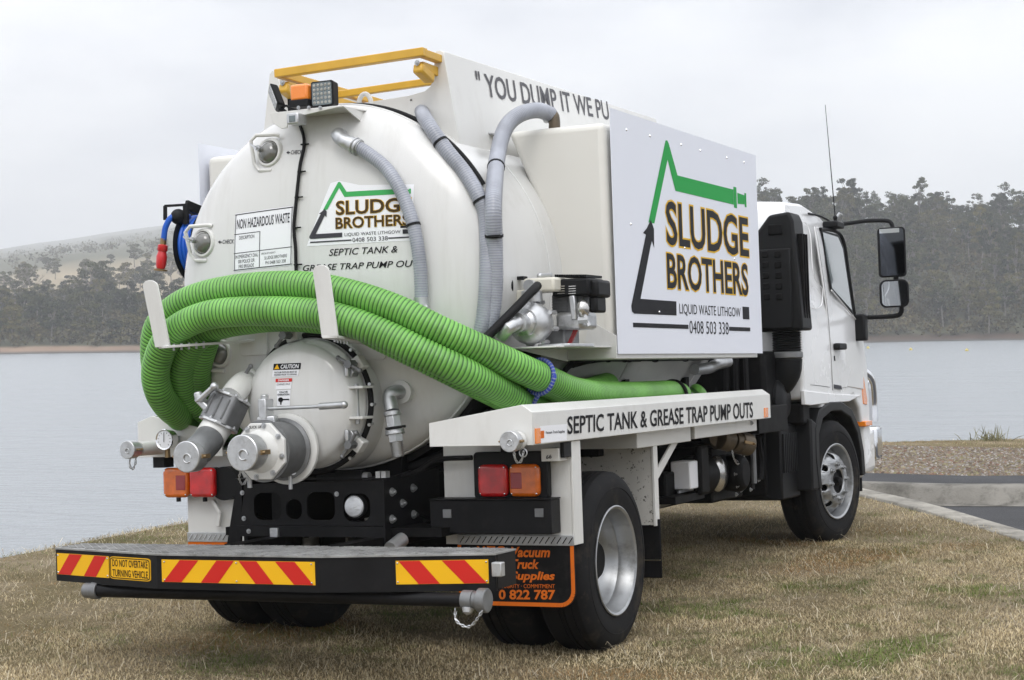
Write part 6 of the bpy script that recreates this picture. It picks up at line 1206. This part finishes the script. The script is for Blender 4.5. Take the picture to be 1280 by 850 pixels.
# mirrors
MX = 5.12
q_ = P(1046, 280.5, y=-1.10); mb_ = MB().bb(q_.x - .10, q_.x + .10, -1.13, -1.02, q_.z - .028, q_.z + .02).build('mirror_arm', 'plast', cab, bevel=.01)
mp_ = lambda u, v: P(u, v, x=MX + .05)
MB().tube(spline([mp_(1047, 281), mp_(1062, 279), mp_(1085, 276), mp_(1108, 276), mp_(1114, 279), mp_(1116.5, 287)], .01), .016, 10).build('upper_arm', 'plast', mb_)
MB().tube(spline([mp_(1070, 397), mp_(1090, 396.5), mp_(1118, 395), mp_(1126, 391), mp_(1127, 380)], .01), .018, 10).build('lower_arm', 'plast', mb_)
MB().cyl(mp_(1120, 345), mp_(1120, 355), .02, n=10).build('link', 'plast', mb_)
def mirror(u0, v0, u1, v1, m, nm, r):
    a, c = mp_(u0, v1), mp_(u1, v0); y0, y1 = sorted((a.y, c.y)); z0, z1 = a.z, c.z
    h = MB().prism(rrect(y0, y1, z0, z1, r), lambda p, q: (MX, p, q), lambda p, q: (MX + .10, (y0 + y1) / 2 + (p - (y0 + y1) / 2) * .8, (z0 + z1) / 2 + (q - (z0 + z1) / 2) * .88)).build(nm, 'plast', mb_, bevel=.008)
    MB().prism(rrect(y0 + .012, y1 - .022, z0 + .014, z1 - .014, r * .7), lambda p, q: (MX - .001, p, q), lambda p, q: (MX - .004, p, q)).build('mirror_glass', m, h); return h
m1 = mirror(1100, 283, 1133, 348, 'dkmirror', 'main_mirror', .03); a, c = mp_(1101.5, 292.5), mp_(1126, 285.5); MB().bb(MX - .006, MX - .0045, a.y, c.y, a.z, c.z).build('wide_glass', 'mirror', m1)
mirror(1101.5, 348.5, 1137.5, 385.5, 'mirror', 'wide_mirror', .05)
MB().bb(5.0, 5.10, -1.20, -1.09, 1.52, 1.72).build('corner_vane', 'plast', cab, bevel=.015)
an = P(1044, 272, y=-1.06); MB().cyl(an, P(1031.5, 131, x=an.x), .0045, .002, n=6).build('antenna', 'plast', cab); MB().ball(an, .018, 12, 8).cyl(an + Vector((0, 0, -.08)), an, .014, n=8).build('antenna_base', 'plast', cab)
MB().cyl(P(1046, 275, x=an.x + .1), P(1051, 267, x=an.x + .1), .02, n=10).build('antenna_clamp', 'steel', cab)
# cab front corner and bumper
MB().bb(5.20, 5.52, -1.12, 1.12, .52, .86).build('front_bumper', 'cab', truck, bevel=.05, seg=3)
MB().bb(5.10, 5.22, -1.10, -.9, .50, .80).build('bumper_end', 'alu', truck, bevel=.02)
bbar = MB(); bbar.tube(spline([(5.45, -1.0, 1.32), (5.62, -1.06, 1.24), (5.70, -1.06, 1.08), (5.70, -1.06, .90)], .02), .04, 14); bb2 = bbar.build('bull_bar', 'chrome', truck)
MB().px([(-1.12, .86), (1.12, .86), (1.12, .62), (.9, .50), (-.9, .50), (-1.12, .62)], 5.56, 5.74).build('bar_channel', 'chrome', bb2, bevel=.02); MB().tube([(5.70, -1.06, 1.05), (5.72, 0, 1.05), (5.70, 1.06, 1.05)], .03, 12).build('bar_tube', 'chrome', bb2)
iq = [P(u, v, y=-1.13) for u, v in ((1080, 533.5), (1088, 525))]; MB().bb(iq[0].x, iq[1].x, -1.145, -1.06, iq[0].z, iq[1].z).build('indicator', 'beacon', cab, bevel=.008)
lp_ = [P(u, v, y=-1.125) for u, v in ((1077.6, 466), (1080.5, 474), (1084.5, 500), (1084, 506), (1079.5, 505), (1078, 485))]; MB().add([p for p in lp_] + [p + Vector((.02, .07, 0)) for p in lp_], [tuple(range(6)), tuple(range(11, 5, -1))] + [(k, (k + 1) % 6, 6 + (k + 1) % 6, 6 + k) for k in range(6)]).build('corner_lamp', 'beacon', cab, bevel=.004)
MB().cyl((5.1, -1.08, .50), (5.1, -1.08, .40), .03, n=12).build('step_bracket', 'chassis', truck)

# ---- hose reel on the left side
RC = Vector((-.16, 1.06, 2.08)); rl = MB()
rl.cyl(RC + Vector((0, -.10, 0)), RC + Vector((0, .10, 0)), .09, n=24); reel = rl.build('hose_reel', 'plast', truck)
for y in (-.055, .055): MB().lathe([(-.006, .06), (-.006, .185), (0, .198), (.006, .185), (.006, .06)], RC + Vector((0, y, 0)), (0, 1, 0), 48, caps=False).build('reel_flange', 'plast', reel)
for k in range(4):
    MB().tube([RC + Vector((.160 * math.cos(t), -.036 + k * .024, .160 * math.sin(t))) for t in np.linspace(0, 2 * math.pi, 40)[:-1]], .013, 8, closed=True).build('hose_turn', 'blue', reel)
MB().bar(RC + Vector((.15, -.12, 0)), RC + Vector((.02, -.12, .20)), .05, .02, (0, 1, 0)).build('reel_arm', 'plast', reel); MB().bb(-.10, .14, .86, .95, 1.9, 2.2).build('reel_mount', 'plast', reel)
MB().bar(RC + Vector((-.05, -.11, -.1)), RC + Vector((-.08, -.11, .21)), .06, .02, (0, 1, 0)).build('reel_arm', 'plast', reel, bevel=.004)
g0, g1, g2, g3 = (P(u, v, x=-.30) for u, v in ((206.5, 275, ), (206.5, 257.5), (232.5, 256), (232.5, 280))); MB().bar(g0, g1, .018, .012).bar(g1, g2, .018, .012).bar(g2, g3, .03, .016).build('guide_frame', 'plast', reel); MB().bar(g2, RC + Vector((-.05, -.02, .19)), .02, .05).build('guide_arm', 'plast', reel)
pc = P(223, 271, x=-.30); MB().ball(pc, .042, 18, 12).build('hose_stop', 'plast', reel)
fh = MB().tube(spline([pc + Vector((.06, -.03, .0)), pc, P(214, 272, x=-.33), P(207, 284, x=-.34), P(204.5, 300, x=-.34)], .01), .016, 10).build('hose_end', 'blue', reel)
z0, z1 = P(204.5, 298, x=-.34), P(200.5, 339, x=-.34); dd_ = z1 - z0
MB().cyl(z0, z0 + dd_ * .2, .017, n=10).build('nozzle_swivel', 'brass', fh); nb = MB().lathe([(dd_.length * a, r) for a, r in ((.18, .016), (.2, .026), (.36, .028), (.4, .022), (.5, .026), (.55, .029), (.82, .027), (.9, .022), (.94, .018))], z0, dd_, 18).build('nozzle', 'red', fh, smooth=50); MB().lathe([(dd_.length * .92, .02), (dd_.length * .94, .036), (dd_.length * .99, .036), (dd_.length, .02)], z0, dd_, 18).build('nozzle_tip', 'brass', nb)
# ================================================================== hoses slung over the hooks (loose things)
HR = .070
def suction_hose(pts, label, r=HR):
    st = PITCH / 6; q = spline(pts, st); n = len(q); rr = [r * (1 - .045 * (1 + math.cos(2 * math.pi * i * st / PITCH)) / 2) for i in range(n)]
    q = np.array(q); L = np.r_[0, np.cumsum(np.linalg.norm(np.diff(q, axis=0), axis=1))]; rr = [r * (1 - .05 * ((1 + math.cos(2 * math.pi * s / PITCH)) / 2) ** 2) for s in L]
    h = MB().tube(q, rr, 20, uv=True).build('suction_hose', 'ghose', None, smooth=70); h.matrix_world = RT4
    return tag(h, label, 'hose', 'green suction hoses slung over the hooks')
PV = lambda u, v, x: P(u, v, x=x)
suction_hose([(1.50, -1.0, 1.20), (1.32, -1.0, 1.215), PV(775, 494, .5), PV(722, 490, -.1), PV(684, 475, -.4), PV(652, 461, -.6), PV(599, 436, -.8), PV(546, 411.5, -.93), PV(493, 386, -.99), PV(430, 366, -1.02), PV(366, 357, -1.02), PV(290, 362, -1.02), PV(234, 377, -1.01), PV(200, 405, -.96), PV(193, 440, -.90), PV(200, 478, -.8), PV(222, 505, -.6), (-.35, 1.0, 1.13), (.4, 1.0, 1.09), (1.6, 1.0, 1.09)],
             'green ribbed hose on top, lashed with blue rope and laid along the lettered beam')
suction_hose([(1.2, -.86, 1.13), (.3, -.86, 1.14), PV(655, 506, -.4), PV(631, 491, -.6), PV(581, 466, -.87), PV(528, 441, -1.0), PV(475, 416, -1.06), PV(430, 400, -1.09), PV(385, 391, -1.09), PV(309, 389, -1.10), PV(253, 396, -1.10), PV(213, 419, -1.06), PV(195, 459, -.99), PV(200, 493, -.88), PV(220, 517, -.7), PV(243, 524, -.45), (.3, .84, 1.09), (1.6, .84, 1.09)],
             'green ribbed hose running lowest in front, pressed against both white hook uprights')
def back(u, v, x, k):                               # the same sight line, k metres behind
    p = P(u, v, x=x); return p + (p - Vector(CT)).normalized() * k
suction_hose([(1.9, -.98, 1.20), (1.75, -.9, 1.12), (.6, -.80, 1.12), back(655, 512, -.4, .12), back(631, 497, -.6, .14), back(581, 472, -.87, .14), back(528, 446, -1.0, .14), back(475, 420, -1.06, .14), (-.93, -.30, 1.60), (-.95, 0, 1.645), (-.95, .25, 1.645), PV(262, 411, -.94), PV(232, 440, -.88), PV(227, 472, -.78), PV(242, 502, -.62), (-.3, .72, 1.10), (.4, .73, 1.09), (1.5, .73, 1.09)],
             'green ribbed hose tucked behind the front one, bending down third from the outer loop')
suction_hose([(.9, -.80, 1.27), back(722, 492, -.1, .14), back(684, 480, -.4, .14), back(652, 467, -.6, .15), back(599, 441, -.8, .15), back(546, 416, -.93, .15), back(493, 390, -.99, .15), (-.90, -.30, 1.72), (-.93, 0, 1.775), (-.93, .25, 1.76), (-.90, .48, 1.66), PV(252, 440, -.80), PV(247, 470, -.70), PV(255, 500, -.55), (-.2, .70, 1.23), (.5, .76, 1.22), (1.4, .8, 1.22)],
             'green ribbed hose nearest the domed tank end, bending down innermost of the loops')
ca, cb2 = P(684, 475, x=-.4), P(652, 461, x=-.6); tq = (cb2 - ca).normalized(); cr_ = ca.lerp(cb2, .3); fm = fr(tq)
rp_ = [cr_ + fm @ Vector((math.cos(t) * (HR + .010), math.sin(t) * (HR + .010), 0)) + tq * .012 * math.sin(t) for t in np.linspace(0, 2 * math.pi, 17)]
rp_ = rp_ + [cr_ + Vector((0, .02, -.10)), cr_ + Vector((.02, .05, -.16))]
ro = MB().tube(spline(rp_, .008), .011, 8, uv=True).build('rope', 'rope', None); ro.matrix_world = RT4; tag(ro, 'blue braided rope tied round the uppermost green hose', 'rope')
for x, y, z, r, m in ((1.38, -1.0, 1.20, .090, 'bhose'), (1.80, -.92, 1.13, .090, 'steel')):
    k = MB().tube([(x, y + .082 * math.cos(t), z + .082 * math.sin(t)) for t in np.linspace(0, 2 * math.pi, 28)[:-1]], .011, 8, closed=True).build('hose_ring', m, bmR)
